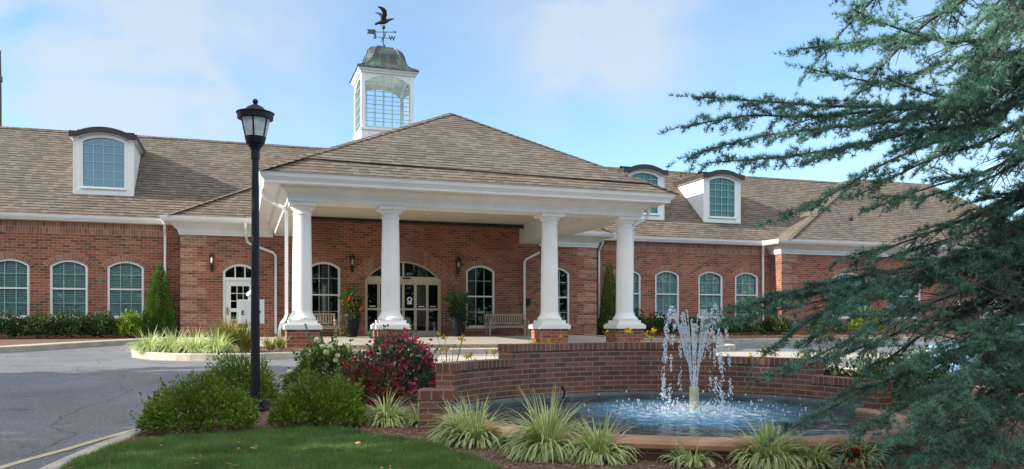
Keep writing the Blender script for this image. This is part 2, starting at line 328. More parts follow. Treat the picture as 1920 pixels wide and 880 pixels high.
def droplet():
    m, nt, p = new_mat('water_drop'); p.inputs['Base Color'].default_value = (.93, .95, .97, 1); p.inputs['Roughness'].default_value = .12; p.inputs['Specular IOR Level'].default_value = .8
    tb = nd(nt, 'BsdfTranslucent'); tb.inputs[0].default_value = (.9, .94, .97, 1); tr = nd(nt, 'BsdfTransparent'); tr.inputs[0].default_value = (.97, .985, 1, 1)
    m1 = nd(nt, 'MixShader'); m1.inputs[0].default_value = .4; link(nt, p.outputs[0], m1.inputs[1]); link(nt, tb.outputs[0], m1.inputs[2])
    m2 = nd(nt, 'MixShader'); m2.inputs[0].default_value = .25; link(nt, m1.outputs[0], m2.inputs[1]); link(nt, tr.outputs[0], m2.inputs[2]); link(nt, m2.outputs[0], nt.nodes['Material Output'].inputs[0]); return m
M['drop'] = droplet()
def car_paint():
    m, nt, p = new_mat('pale_blue_car_paint'); p.inputs['Base Color'].default_value = (.24, .40, .62, 1); p.inputs['Roughness'].default_value = .25
    p.inputs['Coat Weight'].default_value = .8; p.inputs['Coat Roughness'].default_value = .04; return m
M['car'] = car_paint()
M['tyre'] = paint('rubber', (.02, .02, .02), .8, .2, 8)
M['alloy'] = paint('alloy', (.45, .46, .48), .3, .1, 4, metal=.9)
M['bulb'] = paint('frosted_bulb', (.75, .72, .62), .3, .05, 4)
M['amber'] = paint('lamp_lens', (.6, .2, .05), .25, .1, 5)

# ------------------------------------------------------------------ mesh helpers
def wloc(o):
    v = Vector((0, 0, 0))
    while o is not None: v += o.location; o = o.parent
    return v
def face_uv(vs):
    n = Vector((0, 0, 0)); k = len(vs)
    for i in range(k):
        a, b = vs[i], vs[(i + 1) % k]
        n += Vector(((a[1] - b[1]) * (a[2] + b[2]), (a[2] - b[2]) * (a[0] + b[0]), (a[0] - b[0]) * (a[1] + b[1])))
    if n.length < 1e-12: return [(0, 0)] * k
    n.normalize()
    if abs(n.z) > .995: return [(v[0], v[1]) for v in vs]
    t = Vector((0, 0, 1)).cross(n).normalized(); b = n.cross(t)
    return [(v[0] * t.x + v[1] * t.y + v[2] * t.z, v[0] * b.x + v[1] * b.y + v[2] * b.z) for v in vs]
class MB:
    def __init__(s): s.v = []; s.f = []; s.uv = []; s.m = []; s.sm = []
    def face(s, vs, uv=None, mi=0, smooth=False):
        vs = [tuple(v) for v in vs]; i = len(s.v); s.v += vs; s.f.append(tuple(range(i, i + len(vs))))
        s.uv.append(uv or face_uv(vs)); s.m.append(mi); s.sm.append(smooth)
    def box(s, x0, y0, z0, x1, y1, z1, mi=0, skip=''):
        p = [(x0, y0, z0), (x1, y0, z0), (x1, y1, z0), (x0, y1, z0), (x0, y0, z1), (x1, y0, z1), (x1, y1, z1), (x0, y1, z1)]
        for k, q in (('b', (3, 2, 1, 0)), ('t', (4, 5, 6, 7)), ('f', (0, 1, 5, 4)), ('r', (1, 2, 6, 5)), ('k', (2, 3, 7, 6)), ('l', (3, 0, 4, 7))):
            if k not in skip: s.face([p[i] for i in q], mi=mi)
    def prism(s, poly, d, mi=0):                       # planar polygon (3-D points) pushed by vector d
        d = Vector(d); a = [Vector(p) for p in poly]; b = [p + d for p in a]; n = len(a)
        s.face(a, mi=mi); s.face(list(reversed(b)), mi=mi)
        for i in range(n): j = (i + 1) % n; s.face([a[j], a[i], b[i], b[j]], mi=mi)
    def bar(s, p, q, w, h=None, mi=0, up=(0, 0, 1)):   # rectangular bar from p to q
        h = h or w; p, q = Vector(p), Vector(q); d = (q - p).normalized(); u = Vector(up)
        if abs(d.dot(u)) > .98: u = Vector((0, 1, 0))
        a = d.cross(u).normalized() * w / 2; b = a.cross(d).normalized() * h / 2
        r = [p + a + b, p - a + b, p - a - b, p + a - b]; t = [v + (q - p) for v in r]
        s.face(r, mi=mi); s.face(list(reversed(t)), mi=mi)
        for i in range(4): j = (i + 1) % 4; s.face([r[j], r[i], t[i], t[j]], mi=mi)
    def tube(s, pts, rad, n=8, mi=0, caps=True, square=False):
        pts = [Vector(p) for p in pts]; k = len(pts); rad = rad if isinstance(rad, (list, tuple)) else [rad] * k
        rings = []; ref = Vector((0, 0, 1)) if abs((pts[-1] - pts[0]).normalized().z) < .9 else Vector((1, 0, 0))
        for i in range(k):
            d = (pts[min(i + 1, k - 1)] - pts[max(i - 1, 0)]).normalized(); a = d.cross(ref)
            if a.length < 1e-4: a = d.cross(Vector((0, 1, 0)))
            a.normalize(); b = d.cross(a)
            o = math.pi / 4 if square else 0
            rings.append([pts[i] + (a * math.cos(o + 2 * math.pi * j / n) + b * math.sin(o + 2 * math.pi * j / n)) * rad[i] for j in range(n)])
        for i in range(k - 1):
            for j in range(n):
                l = (j + 1) % n; s.face([rings[i][j], rings[i + 1][j], rings[i + 1][l], rings[i][l]], mi=mi, smooth=not square)
        if caps: s.face(rings[0], mi=mi); s.face(list(reversed(rings[-1])), mi=mi)
    def lathe(s, prof, c=(0, 0, 0), n=28, mi=0, smooth=True):
        c = Vector(c)
        P = [[c + Vector((r * math.cos(2 * math.pi * j / n), r * math.sin(2 * math.pi * j / n), z)) for j in range(n)] for r, z in prof]
        for i in range(len(prof) - 1):
            for j in range(n):
                l = (j + 1) % n; s.face([P[i][j], P[i][l], P[i + 1][l], P[i + 1][j]], mi=mi, smooth=smooth)
        if prof[0][0] > 1e-4: s.face(list(reversed(P[0])), mi=mi)
        if prof[-1][0] > 1e-4: s.face(P[-1], mi=mi)
    def ball(s, c, r, n=12, mi=0, sz=1.0):
        s.lathe([(max(1e-5, r * math.sin(math.pi * i / 8)), -r * sz * math.cos(math.pi * i / 8)) for i in range(9)], c, n, mi)
    def sweep(s, path, prof, mi=0, closed=False, side=1, zf=None, caps=True, smooth=False):
        # path: plan points; prof: (out, z) pairs; out is to the right of travel times side
        n = len(path); off = []
        P = [Vector((p[0], p[1])) for p in path]
        def nr(a, b): d = (b - a).normalized(); return Vector((d.y, -d.x)) * side
        for i in range(n):
            if closed: a, b = nr(P[i - 1], P[i]), nr(P[i], P[(i + 1) % n])
            else: a = nr(P[max(i - 1, 0)], P[max(i, 1)]); b = nr(P[min(i, n - 2)], P[min(i + 1, n - 1)])
            m_ = (a + b); m_ = m_ / max(.3, (1 + a.dot(b))); off.append(m_)
        rows = [[(P[i].x + off[i].x * o, P[i].y + off[i].y * o, z + (zf(P[i].x, P[i].y) if zf else 0)) for o, z in prof] for i in range(n)]
        ul = [0]
        for i in range(n - 1): ul.append(ul[-1] + (P[i + 1] - P[i]).length)
        vl = [0]
        for j in range(len(prof) - 1): vl.append(vl[-1] + math.hypot(prof[j + 1][0] - prof[j][0], prof[j + 1][1] - prof[j][1]))
        for i in range(n if closed else n - 1):
            k = (i + 1) % n; u1 = ul[i] + (P[k] - P[i]).length
            for j in range(len(prof) - 1):
                vs = [rows[i][j], rows[k][j], rows[k][j + 1], rows[i][j + 1]]; uv = [(ul[i], vl[j]), (u1, vl[j]), (u1, vl[j + 1]), (ul[i], vl[j + 1])]
                if side < 0: vs.reverse(); uv.reverse()
                s.face(vs, uv, mi, smooth)
        if caps and not closed: s.face(list(reversed(rows[0])), mi=mi); s.face(rows[-1], mi=mi)
    def build(s, name, mats, parent=None, weld=False):
        mats = mats if isinstance(mats, (list, tuple)) else [mats]
        o0 = wloc(parent) if parent else Vector((0, 0, 0))
        me = bpy.data.meshes.new(name); me.from_pydata([(v[0] - o0.x, v[1] - o0.y, v[2] - o0.z) for v in s.v], [], s.f)
        ul = me.uv_layers.new(name='UVMap'); flat = [c for u in s.uv for p in u for c in p]; ul.data.foreach_set('uv', flat)
        me.polygons.foreach_set('material_index', s.m); me.polygons.foreach_set('use_smooth', s.sm)
        for m in mats: me.materials.append(m if not isinstance(m, str) else M[m])
        if weld:
            bm = bmesh.new(); bm.from_mesh(me); bmesh.ops.remove_doubles(bm, verts=bm.verts, dist=1e-4); bm.to_mesh(me); bm.free()
        me.update(); o = bpy.data.objects.new(name, me); COL.objects.link(o)
        if parent: o.parent = parent
        return o
def fast(name, V, F, mat, parent=None, uv=None, local=False, smooth=False):   # V (n,3), F (m,k) arrays
    V = np.asarray(V, dtype=np.float32); F = np.asarray(F, dtype=np.int32)
    if parent and not local: V = V - np.array(wloc(parent), dtype=np.float32)
    me = bpy.data.meshes.new(name); me.vertices.add(len(V)); me.vertices.foreach_set('co', V.ravel())
    k = F.shape[1]; me.loops.add(F.size); me.loops.foreach_set('vertex_index', F.ravel())
    me.polygons.add(len(F)); me.polygons.foreach_set('loop_start', np.arange(0, F.size, k, dtype=np.int32)); me.polygons.foreach_set('loop_total', np.full(len(F), k, dtype=np.int32))
    if smooth: me.polygons.foreach_set('use_smooth', np.ones(len(F), dtype=bool))
    if uv is not None: l = me.uv_layers.new(name='UVMap'); l.data.foreach_set('uv', np.asarray(uv, dtype=np.float32).ravel())
    me.update(calc_edges=True); me.materials.append(M[mat]); me.validate()
    o = bpy.data.objects.new(name, me); COL.objects.link(o)
    if parent: o.parent = parent
    return o
def tag(o, label=None, cat=None, group=None, kind=None):
    if label: o['label'] = label
    if cat: o['category'] = cat
    if group: o['group'] = group
    if kind: o['kind'] = kind
    return o
def thing(name, label, cat, loc=(0, 0, 0), group=None, rz=0):
    o = bpy.data.objects.new(name, None); COL.objects.link(o); o.location = loc; o.rotation_euler = (0, 0, rz); o.empty_display_size = .2
    return tag(o, label, cat, group)
def copy_tree(o, parent=None):
    c = o.copy(); COL.objects.link(c); c.parent = parent
    for ch in [x for x in bpy.data.objects if x.parent == o]: copy_tree(ch, c)
    return c
def G(x, y):
    P = [(-1e4, 0), (9.5, 0.0), (19, .40), (34, .62), (1e5, .62)]
    for (a, b), (c, d) in zip(P, P[1:]):
        if y <= c: return b + (d - b) * (y - a) / (c - a)
def Gv(y): return np.interp(y, [-1e4, 9.5, 19, 34, 1e5], [0, 0, .40, .62, .62])
def sheet(name, poly, dz, mat, kind='structure', skirt=0.0):
    bm = bmesh.new(); vs = [bm.verts.new((p[0], p[1], 0)) for p in poly]; bm.faces.new(vs); bmesh.ops.triangulate(bm, faces=bm.faces[:])
    for yy in (9.5, 19.0, 34.0): bmesh.ops.bisect_plane(bm, geom=bm.verts[:] + bm.edges[:] + bm.faces[:], plane_co=(0, yy, 0), plane_no=(0, 1, 0))
    for v in bm.verts: v.co.z = G(v.co.x, v.co.y) + dz
    bmesh.ops.recalc_face_normals(bm, faces=bm.faces[:])
    if sum(f.normal.z for f in bm.faces) < 0: bmesh.ops.reverse_faces(bm, faces=bm.faces[:])
    me = bpy.data.meshes.new(name); bm.to_mesh(me); bm.free(); me.materials.append(M[mat])
    o = bpy.data.objects.new(name, me); COL.objects.link(o); o['kind'] = kind; return o
def smooth_path(pts, it=3, closed=False):
    P = [tuple(p) for p in pts]
    for _ in range(it):
        Q = [] if closed else [P[0]]
        for a, b in zip(P, P[1:] + ([P[0]] if closed else [])):
            Q.append(tuple(.75 * x + .25 * y for x, y in zip(a, b))); Q.append(tuple(.25 * x + .75 * y for x, y in zip(a, b)))
        if not closed: Q.append(P[-1])
        P = Q
    return P
def arch(x0, x1, zs, rise, n=14):            # segmental arch points left to right
    w = x1 - x0; r = (w * w / 4 + rise * rise) / (2 * rise); cx = (x0 + x1) / 2; cz = zs + rise - r; a = math.asin(min(1, w / 2 / r))
    return [(cx + r * math.sin(-a + 2 * a * i / n), cz + r * math.cos(-a + 2 * a * i / n)) for i in range(n + 1)], (cx, cz, r, a)

# ------------------------------------------------------------------ ground, road, beds
S = []
mb = MB()
ys = [-400, -60, 0, 9.5, 19, 34, 60, 900]; xs = [-900, -60, 0, 60, 900]
for a, b in zip(xs, xs[1:]):
    for c, d in zip(ys, ys[1:]):
        mb.face([(a, c, G(a, c) - .22), (b, c, G(b, c) - .22), (b, d, G(b, d) - .22), (a, d, G(a, d) - .22)])
tag(mb.build('ground', 'field'), kind='structure')
sheet('road', [(-40, -30), (60, -30), (60, 34.9), (-40, 34.9)], -.12, 'asphalt')

def kerb(name, path, closed=False, side=1, w=.15, top=.03, mat='kerb'):
    m_ = MB(); m_.sweep(path, [(0, -.2), (0, top - .02), (.02, top), (w - .02, top), (w, top - .02), (w, -.2)], closed=closed, side=side, zf=G)
    o = m_.build(name, mat); o['kind'] = 'structure'; return o
# fore bed: kerb along the drive, sweeping round behind the fountain
fk = smooth_path([(-2.2, -3), (-1.95, 3.0), (-1.66, 6.6), (-1.52, 7.6), (-1.32, 8.85), (-.98, 10.3), (-.25, 11.7), (.55, 12.7), (1.7, 14.0), (3.2, 15.6), (5.0, 16.7), (8.0, 17.4), (10.5, 17.0), (12.0, 16.0), (12.6, 14.2), (12.4, 11.5), (12.6, 8), (13.2, -3)], 2)
kerb('kerb', fk, side=1)
sheet('flower_bed', [(p[0] + .05, p[1] - .02) for p in fk], 0.0, 'mulch')
lawn_poly = smooth_path([(-1.45, 2), (-1.40, 7.4), (-1.20, 8.3), (-.80, 9.05), (.27, 9.25), (.95, 9.15), (1.36, 8.5), (1.80, 7.6), (1.98, 6.4), (2.05, 5.0), (2.3, 2)], 2)
sheet('lawn', lawn_poly, .012, 'soil_grass')
# painted edge line on the drive, and the far one along the island
def line(path, w=.11):
    m_ = MB(); m_.sweep(path, [(0, -.114), (w, -.114)], side=1, zf=G, caps=False); o = m_.build('edge_line', 'line'); o['kind'] = 'structure'
    for p in o.data.polygons:
        if p.normal.z < 0: p.flip()
line(smooth_path([(-2.75, 5.2), (-2.45, 7.0), (-2.12, 8.5), (-1.72, 9.6), (-1.22, 10.6), (-.55, 11.9), (.2, 12.9), (1.5, 14.3), (3.0, 16.0)], 2), .10)
isl = smooth_path([(-2.75, 22.9), (-2.35, 21.6), (-1.35, 20.4), (.2, 20.15), (2.5, 21.1), (4.9, 21.6), (8.5, 21.5), (12.2, 21.2), (14.6, 21.7), (15.3, 22.8), (14.4, 24.0), (12.0, 24.35), (6.0, 24.5), (1.0, 24.5), (-1.6, 24.3)], 2, True)
kerb('island_kerb', isl, True, side=-1, w=.2, top=.05)
sheet('island_bed', [(p[0], p[1]) for p in isl], .0, 'mulch')
line([(p[0] * 1.0, p[1] - .32) for p in isl if p[1] < 22.4 and p[0] < 13][2:], .1)
# concrete crossing and the strip of brick pavers in front of the portico
sheet('crosswalk', [(3.9, 17.2), (17.6, 17.6), (17.6, 20.4), (14.6, 21.0), (12.2, 20.9), (8.5, 21.2), (5.1, 21.3)], -.112, 'concrete')
sheet('paver_strip', [(5.0, 20.75), (8.5, 20.75), (8.5, 21.1), (5.1, 21.1)], -.10, 'brick_pale')
sheet('portico_floor', [(-2.0, 24.75), (14.0, 24.75), (14.6, 33.78), (-2.1, 33.78)], .015, 'concrete')
lb = smooth_path([(-16, 17), (-11, 20.5), (-6.2, 24.9), (-4.85, 28.2), (-3.1, 31.4), (-2.2, 33.0)], 2)
kerb('wing_kerb', lb, side=-1, w=.75, top=.04, mat='concrete')
sheet('wing_bed', list(lb) + [(-2.2, 34.68), (-22, 34.68), (-22, 17)], 0.0, 'mulch')
rbp = smooth_path([(14.6, 33.4), (14.4, 29.0), (15.3, 27.2), (18, 26.7), (24, 26.9), (34, 27.6), (46, 28)], 2)
kerb('right_kerb', rbp, side=-1, top=.06)
sheet('right_bed', list(rbp) + [(46, 33.6), (25.4, 33.7), (25.4, 34.66), (15.4, 34.66)], 0.0, 'mulch')

# ------------------------------------------------------------------ the building
YC, YW, YR = 33.8, 34.7, 33.8
B = thing('brick_building', 'long single storey red brick building with white column portico, shingled hip roofs and dormers', 'building', (6.5, 33.8, .6))
DEPTH = .13
def facade(mb, x0, x1, z0, z1, Y, ops, mi=0):
    q = lambda a, b, c, d: mb.face([(a, Y, c), (b, Y, c), (b, Y, d), (a, Y, d)], mi=mi)
    x = x0
    for (a, b, zb, zs, rise) in sorted(ops):
        if a > x: q(x, a, z0, z1)
        if zb > z0: q(a, b, z0, zb)
        pts, _ = arch(a, b, zs, rise)
        for (u, v), (w, t) in zip(pts, pts[1:]):
            mb.face([(u, Y, v), (w, Y, t), (w, Y, z1), (u, Y, z1)], mi=mi)
            mb.face([(u, Y, v), (u, Y + DEPTH, v), (w, Y + DEPTH, t), (w, Y, t)], mi=mi)
        mb.face([(a, Y, zb), (a, Y + DEPTH, zb), (a, Y + DEPTH, zs), (a, Y, zs)], mi=mi)
        mb.face([(b, Y, zb), (b, Y, zs), (b, Y + DEPTH, zs), (b, Y + DEPTH, zb)], mi=mi)
        mb.face([(a, Y, zb), (b, Y, zb), (b, Y + DEPTH, zb), (a, Y + DEPTH, zb)], mi=mi)
        x = b
    if x < x1: q(x, x1, z0, z1)
def ring(mb, x0, x1, zs, rise, w, Yf, Yb, inner=True, mi=0, radial=False, ext=0.0, n=14):
    # arch band of width w outside (radial brick) or inside (frame) the arch line
    _, (cx, cz, r, a) = arch(x0, x1, zs, rise); a += ext / r
    ra, rb_ = (r - w, r) if inner else (r, r + w)
    for i in range(n):
        t0, t1 = -a + 2 * a * i / n, -a + 2 * a * (i + 1) / n
        P = lambda rr, t, y: (cx + rr * math.sin(t), y, cz + rr * math.cos(t))
        uv = [(ra * t0, 0), (ra * t1, 0), (ra * t1, w), (ra * t0, w)] if radial else None
        mb.face([P(ra, t0, Yf), P(ra, t1, Yf), P(rb_, t1, Yf), P(rb_, t0, Yf)], uv, mi)
        mb.face([P(ra, t0, Yb), P(ra, t1, Yb), P(ra, t1, Yf), P(ra, t0, Yf)], None, mi)
        mb.face([P(rb_, t0, Yf), P(rb_, t1, Yf), P(rb_, t1, Yb), P(rb_, t0, Yb)], None, mi)
    for t, fl in ((-a, 1), (a, 0)):
        P = lambda rr, y: (cx + rr * math.sin(t), y, cz + rr * math.cos(t))
        v = [P(ra, Yf), P(rb_, Yf), P(rb_, Yb), P(ra, Yb)]; mb.face(v if not fl else v[::-1], None, mi)
def pane_poly(mb, x0, x1, zb, zs, rise, Y):
    pts, _ = arch(x0, x1, zs, rise)
    for (u, v), (w, t) in zip(pts, pts[1:]): mb.face([(u, Y, zb), (w, Y, zb), (w, Y, t), (u, Y, v)])
def arch_z(x0, x1, zs, rise, x):
    _, (cx, cz, r, a) = arch(x0, x1, zs, rise); return cz + math.sqrt(max(0, r * r - (x - cx) ** 2))
def window(x0, x1, zb, zs, rise, Y, parent, ncol=3, rows=(.25, .5, .75), meet=.5, fw=.085, blind=True, pane='glass', mw=.02, name='window', brickarch=True, label=None):
    f = MB(); Yf, Yb = Y + .03, Y + DEPTH - .005
    f.box(x0, Yf, zb, x0 + fw, Yb, zs + .02); f.box(x1 - fw, Yf, zb, x1, Yb, zs + .02); f.box(x0 + fw, Yf, zb, x1 - fw, Yb, zb + fw)
    f.box(x0 - .02, Y - .035, zb - .035, x1 + .02, Y + .04, zb - .003)
    ring(f, x0, x1, zs, rise, fw, Yf + .002, Yb)
    H = zs + rise - zb
    if meet: f.box(x0 + fw, Yf + .02, zb + H * meet - .03, x1 - fw, Yb, zb + H * meet + .03)
    mm = MB()
    for r in rows:
        if r != meet: mm.box(x0 + fw, Yf + .055, zb + H * r - mw / 2, x1 - fw, Yb, zb + H * r + mw / 2)
    for i in range(1, ncol):
        x = x0 + fw + (x1 - x0 - 2 * fw) * i / ncol
        mm.box(x - mw / 2, Yf + .058, zb + fw, x + mw / 2, Yb - .003, arch_z(x0, x1, zs, rise, x) - fw * .6)
    o = f.build(name, 'white', parent); mm.build('muntin', 'muntin', o)
    if label: o['label'] = label
    p = MB(); pane_poly(p, x0 + .02, x1 - .02, zb + .02, zs, rise, Yb + .012); p.build('pane', pane, o)
    if blind:
        s = MB(); z = zb + .08
        top = zs + rise - .06
        while z < top:
            wlim = x0 + .05, x1 - .05
            if z > zs:
                _, (cx, cz, r, a) = arch(x0, x1, zs, rise); hw = math.sqrt(max(0, (r - .05) ** 2 - (z - cz) ** 2)); wlim = max(x0 + .05, cx - hw), min(x1 - .05, cx + hw)
            s.face([(wlim[0], Yb + .06, z), (wlim[1], Yb + .06, z), (wlim[1], Yb + .085, z + .05), (wlim[0], Yb + .085, z + .05)]); z += .066
        s.build('blind', 'blind', o)
    if brickarch:
        b = MB(); ring(b, x0, x1, zs, rise, .215, Y - .013, Y + .02, inner=False, radial=True, ext=.10); b.build('brick_arch', 'brick_arch', parent)
        b = MB(); b.box(x0 - .06, Y - .03, zb - .14, x1 + .06, Y + .02, zb - .037); b.build('brick_sill', 'brick_arch', parent)
    return o

WT = 5.1     # wall top
Lw = [(-12.85, -11.55), (-10.83, -9.53), (-8.83, -7.53), (-6.86, -5.56), (-4.89, -3.59)]
Rw = [(16.79, 18.09), (18.85, 20.16), (21.22, 22.60), (23.30, 24.66)]
Cw = [(2.58, 3.88), (9.22, 10.52), (12.75, 14.05)]
zf = dict(zb=1.38, zs=3.36, rise=.24)
ops = lambda L, zb, zs, rise: [(a, b, zb, zs, rise) for a, b in L]
DOOR = (4.88, 8.12, .63, 2.98, .80)
WD = (-.66, .62, .66, 3.22, .30)
w = MB(); facade(w, -22, -2.2, 0, WT, YW, ops(Lw, 1.38, 3.36, .24)); w.build('wall', 'brick', B)
w = MB(); facade(w, -2.2, 15.35, 0, WT, YC, ops(Cw, .98, 3.42, .26) + [DOOR, WD])
w.face([(1.3, YC, WT), (12.5, YC, WT), (12.5, YC, 5.6), (1.3, YC, 5.6)]); w.face([(-2.2, YW, 0), (-2.2, YC, 0), (-2.2, YC, WT), (-2.2, YW, WT)]); w.face([(15.35, YC, 0), (15.35, YW, 0), (15.35, YW, WT), (15.35, YC, WT)]); w.build('wall', 'brick', B)
w = MB(); facade(w, 15.35, 25.35, 0, WT, YW, ops(Rw, 1.42, 3.48, .24)); w.build('wall', 'brick', B)
RBw = [(28.33, 30.6), (31.9, 34.1), (38.2, 40.4)]
w = MB(); facade(w, 25.35, 44, 0, WT, YR, ops(RBw, 1.42, 3.45, .3)); w.face([(25.35, YW, 0), (25.35, YR, 0), (25.35, YR, WT), (25.35, YW, WT)])
w.face([(44, YR, 0), (44, 45, 0), (44, 45, WT), (44, YR, WT)]); w.face([(44, 45, 0), (-22, 45, 0), (-22, 45, WT), (44, 45, WT)]); w.face([(-22, 45, 0), (-22, YW, 0), (-22, YW, WT), (-22, 45, WT)]); w.build('wall', 'brick', B)
# dark rooms behind the glass
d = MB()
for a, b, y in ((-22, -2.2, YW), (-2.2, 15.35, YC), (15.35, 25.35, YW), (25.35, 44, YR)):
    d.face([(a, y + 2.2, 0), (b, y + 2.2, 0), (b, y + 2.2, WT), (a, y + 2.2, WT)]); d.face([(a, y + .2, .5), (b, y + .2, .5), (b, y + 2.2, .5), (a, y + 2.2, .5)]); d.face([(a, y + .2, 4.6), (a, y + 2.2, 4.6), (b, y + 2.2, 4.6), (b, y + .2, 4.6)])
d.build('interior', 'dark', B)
for a, b in Lw: window(a, b, 1.38, 3.36, .24, YW, B)
for a, b in Cw: window(a, b, .98, 3.42, .26, YC, B, pane='glass_dark', blind=False)
for a, b in Rw: window(a, b, 1.42, 3.48, .24, YW, B)
for a, b in RBw: window(a, b, 1.42, 3.45, .3, YR, B, ncol=4)
# paler quoins at the corners of the projecting blocks and the soldier course under the eaves
for xa, sgn, y in ((-2.2, 1, YC), (15.35, -1, YC), (25.35, 1, YR)):
    z = .12; k = 0; qn = MB()
    while z < 4.5:
        wd = .95 if k % 2 == 0 else .62
        x0, x1 = sorted((xa - sgn * .012, xa + sgn * wd)); qn.box(x0, y - .016, z, x1, y + .02, z + .406, skip='k')
        z += .508 - .1016 * (k % 2) * 0; k += 1
    qn.build('quoin', 'brick_pale', B)
for x0, x1, y in ((-22, -2.23, YW), (15.38, 25.33, YW)):
    sd = MB(); sd.face([(x0, y - .012, 4.60), (x1, y - .012, 4.60), (x1, y - .012, 5.03), (x0, y - .012, 5.03)], [(x0, 0), (x1, 0), (x1, .43), (x0, .43)])
    sd.box(x0, y - .011, 4.56, x1, y + .01, 4.598); sd.build('soldier_course', 'brick_arch', B)

# entrance: stepped brick arch, cream frame, six glazed leaves
da, db, dz, dzs, dr = DOOR
en = MB()
ring(en, da, db, dzs, dr, .215, YC - .05, YC + .02, inner=False, radial=True, ext=.02, n=24)
ring(en, da - .215, db + .215, dzs, dr + .215 * .75, .215, YC - .034, YC + .02, inner=False, radial=True, ext=.12, n=24)
ring(en, da - .43, db + .43, dzs - .02, dr + .34, .215, YC - .018, YC + .02, inner=False, radial=True, ext=.2, n=24)
en.build('entrance_arch', 'brick_arch', B)
for xa, xb, xc, xd in ((da - .215, da, da - .43, da - .217), (db, db + .215, db + .217, db + .43)):
    jm = MB(); jm.box(xa, YC - .05, dz, xb, YC + .02, dzs); jm.box(xc, YC - .03, dz, xd, YC + .02, dzs); jm.build('entrance_jamb', 'brick', B)
dn = MB(); Yd = YC + .05
dn.box(da, Yd, dz, da + .07, Yd + .08, dzs); dn.box(db - .07, Yd, dz, db, Yd + .08, dzs)
dn.box(da, Yd - .015, 2.90, db, Yd + .08, 3.13); ring(dn, da, db, dzs, dr, .065, Yd + .001, Yd + .078, n=24)
xm = (da + db) / 2; dn.box(xm - .04, Yd + .005, 3.13, xm + .04, Yd + .075, dzs + dr - .04); dn.box(da + .07, Yd, dz, db - .07, Yd + .08, dz + .02)
dn.box(xm - .03, Yd - .03, 3.03, xm + .3, Yd - .016, 3.09, mi=1)
door = dn.build('entrance_door', ['cream', 'black_metal'], B)
p = MB(); pane_poly(p, da + .02, db - .02, 3.1, dzs, dr, Yd + .06); p.build('pane', 'glass_dark', door)
lw = (db - da - .14) / 6
lf = MB()
for i in range(6):
    a = da + .07 + i * lw; y = Yd + (.01 if i in (1, 2, 3, 4) else .035)
    s_ = .055
    lf.box(a, y, .65, a + s_, y + .04, 2.90); lf.box(a + lw - s_, y, .65, a + lw, y + .04, 2.90)
    for z0, z1 in ((.65, .85), (1.72, 1.80), (2.80, 2.90)): lf.box(a + s_, y, z0, a + lw - s_, y + .04, z1)
lf.build('door_leaf', 'cream', door)
p = MB(); st = MB()
for i in range(6):
    a = da + .07 + i * lw; y = Yd + (.01 if i in (1, 2, 3, 4) else .035) + .025
    p.face([(a + .05, y, .8), (a + lw - .05, y, .8), (a + lw - .05, y, 2.82), (a + .05, y, 2.82)])
    if i in (0, 4, 5): st = MB(); st.box(a + .13, y - .006, 1.86, a + lw - .13, y - .003, 1.90); st.build('door_label', 'white', door)
p.build('pane', 'glass_dark', door); st = MB()
a = da + .07 + 3 * lw; y = Yd + .03
st.prism([(a + .17, y, 1.97), (a + .37, y, 1.97), (a + .37, y, 2.07), (a + .17, y, 2.07)], (0, .003, 0))
cx_, cz_ = a + .27, 2.17
for r0, r1 in ((.115, .055),):
    for k in range(16):
        t0, t1 = 2 * math.pi * k / 16, 2 * math.pi * (k + 1) / 16
        q = lambda r, t: (cx_ + r * math.cos(t), y + .001, cz_ + r * math.sin(t))
        st.face([q(r1, t0), q(r0, t0), q(r0, t1), q(r1, t1)] if r1 else [q(0, 0), q(r0, t0), q(r0, t1)])
st.build('door_sticker', 'white', door)

# white side door with a fanlight
a, b, z0, zs, rs = WD; f = MB(); Yf = YC + .03
f.box(a, Yf, z0, a + .09, Yf + .095, zs + .02); f.box(b - .09, Yf, z0, b, Yf + .095, zs + .02); ring(f, a, b, zs, rs, .09, Yf + .002, Yf + .095)
f.box(a + .09, Yf + .003, 2.86, b - .09, Yf + .095, 2.98)
for k in (1, 2): x = a + .09 + (b - a - .18) * k / 3; f.box(x - .022, Yf + .03, 2.98, x + .022, Yf + .09, zs + rs - .09)
wd = f.build('side_door', 'white', B); b_ = MB(); ring(b_, a, b, zs, rs, .215, YC - .013, YC + .02, inner=False, radial=True, ext=.10); b_.build('brick_arch', 'brick_arch', B)
p = MB(); pane_poly(p, a + .02, b - .02, 2.95, zs, rs, Yf + .085); p.build('pane', 'glass_dark', wd)
lf = MB(); xa, xb = a + .095, b - .095; yl = Yf + .04
lf.box(xa, yl, z0 + .02, xa + .2, yl + .045, 2.855); lf.box(xb - .2, yl, z0 + .02, xb, yl + .045, 2.855)
for z, zz in ((z0 + .02, .98), (1.62, 1.76), (2.64, 2.855)): lf.box(xa + .2, yl, z, xb - .2, yl + .045, zz)
for k in (1, 2): x = xa + .2 + (xb - xa - .4) * k / 3; lf.box(x - .013, yl + .008, .98, x + .013, yl + .04, 1.62); lf.box(x - .013, yl + .008, 1.76, x + .013, yl + .04, 2.64)
for z in (1.30, 2.05, 2.35): lf.box(xa + .2, yl + .009, z - .013, xb - .2, yl + .039, z + .013)
lf.build('door_leaf', 'white', wd)
p = MB(); p.face([(xa + .19, yl + .03, .97), (xb - .19, yl + .03, .97), (xb - .19, yl + .03, 2.65), (xa + .19, yl + .03, 2.65)]); p.build('pane', 'glass_dark', wd)
h = MB(); h.box(xa + .035, yl - .02, 1.5, xa + .11, yl - .001, 1.8); h.tube([(xa + .07, yl - .02, 1.64), (xa + .07, yl - .07, 1.64), (xa + .17, yl - .075, 1.64)], .013, 6); h.build('handle', 'brass', wd)

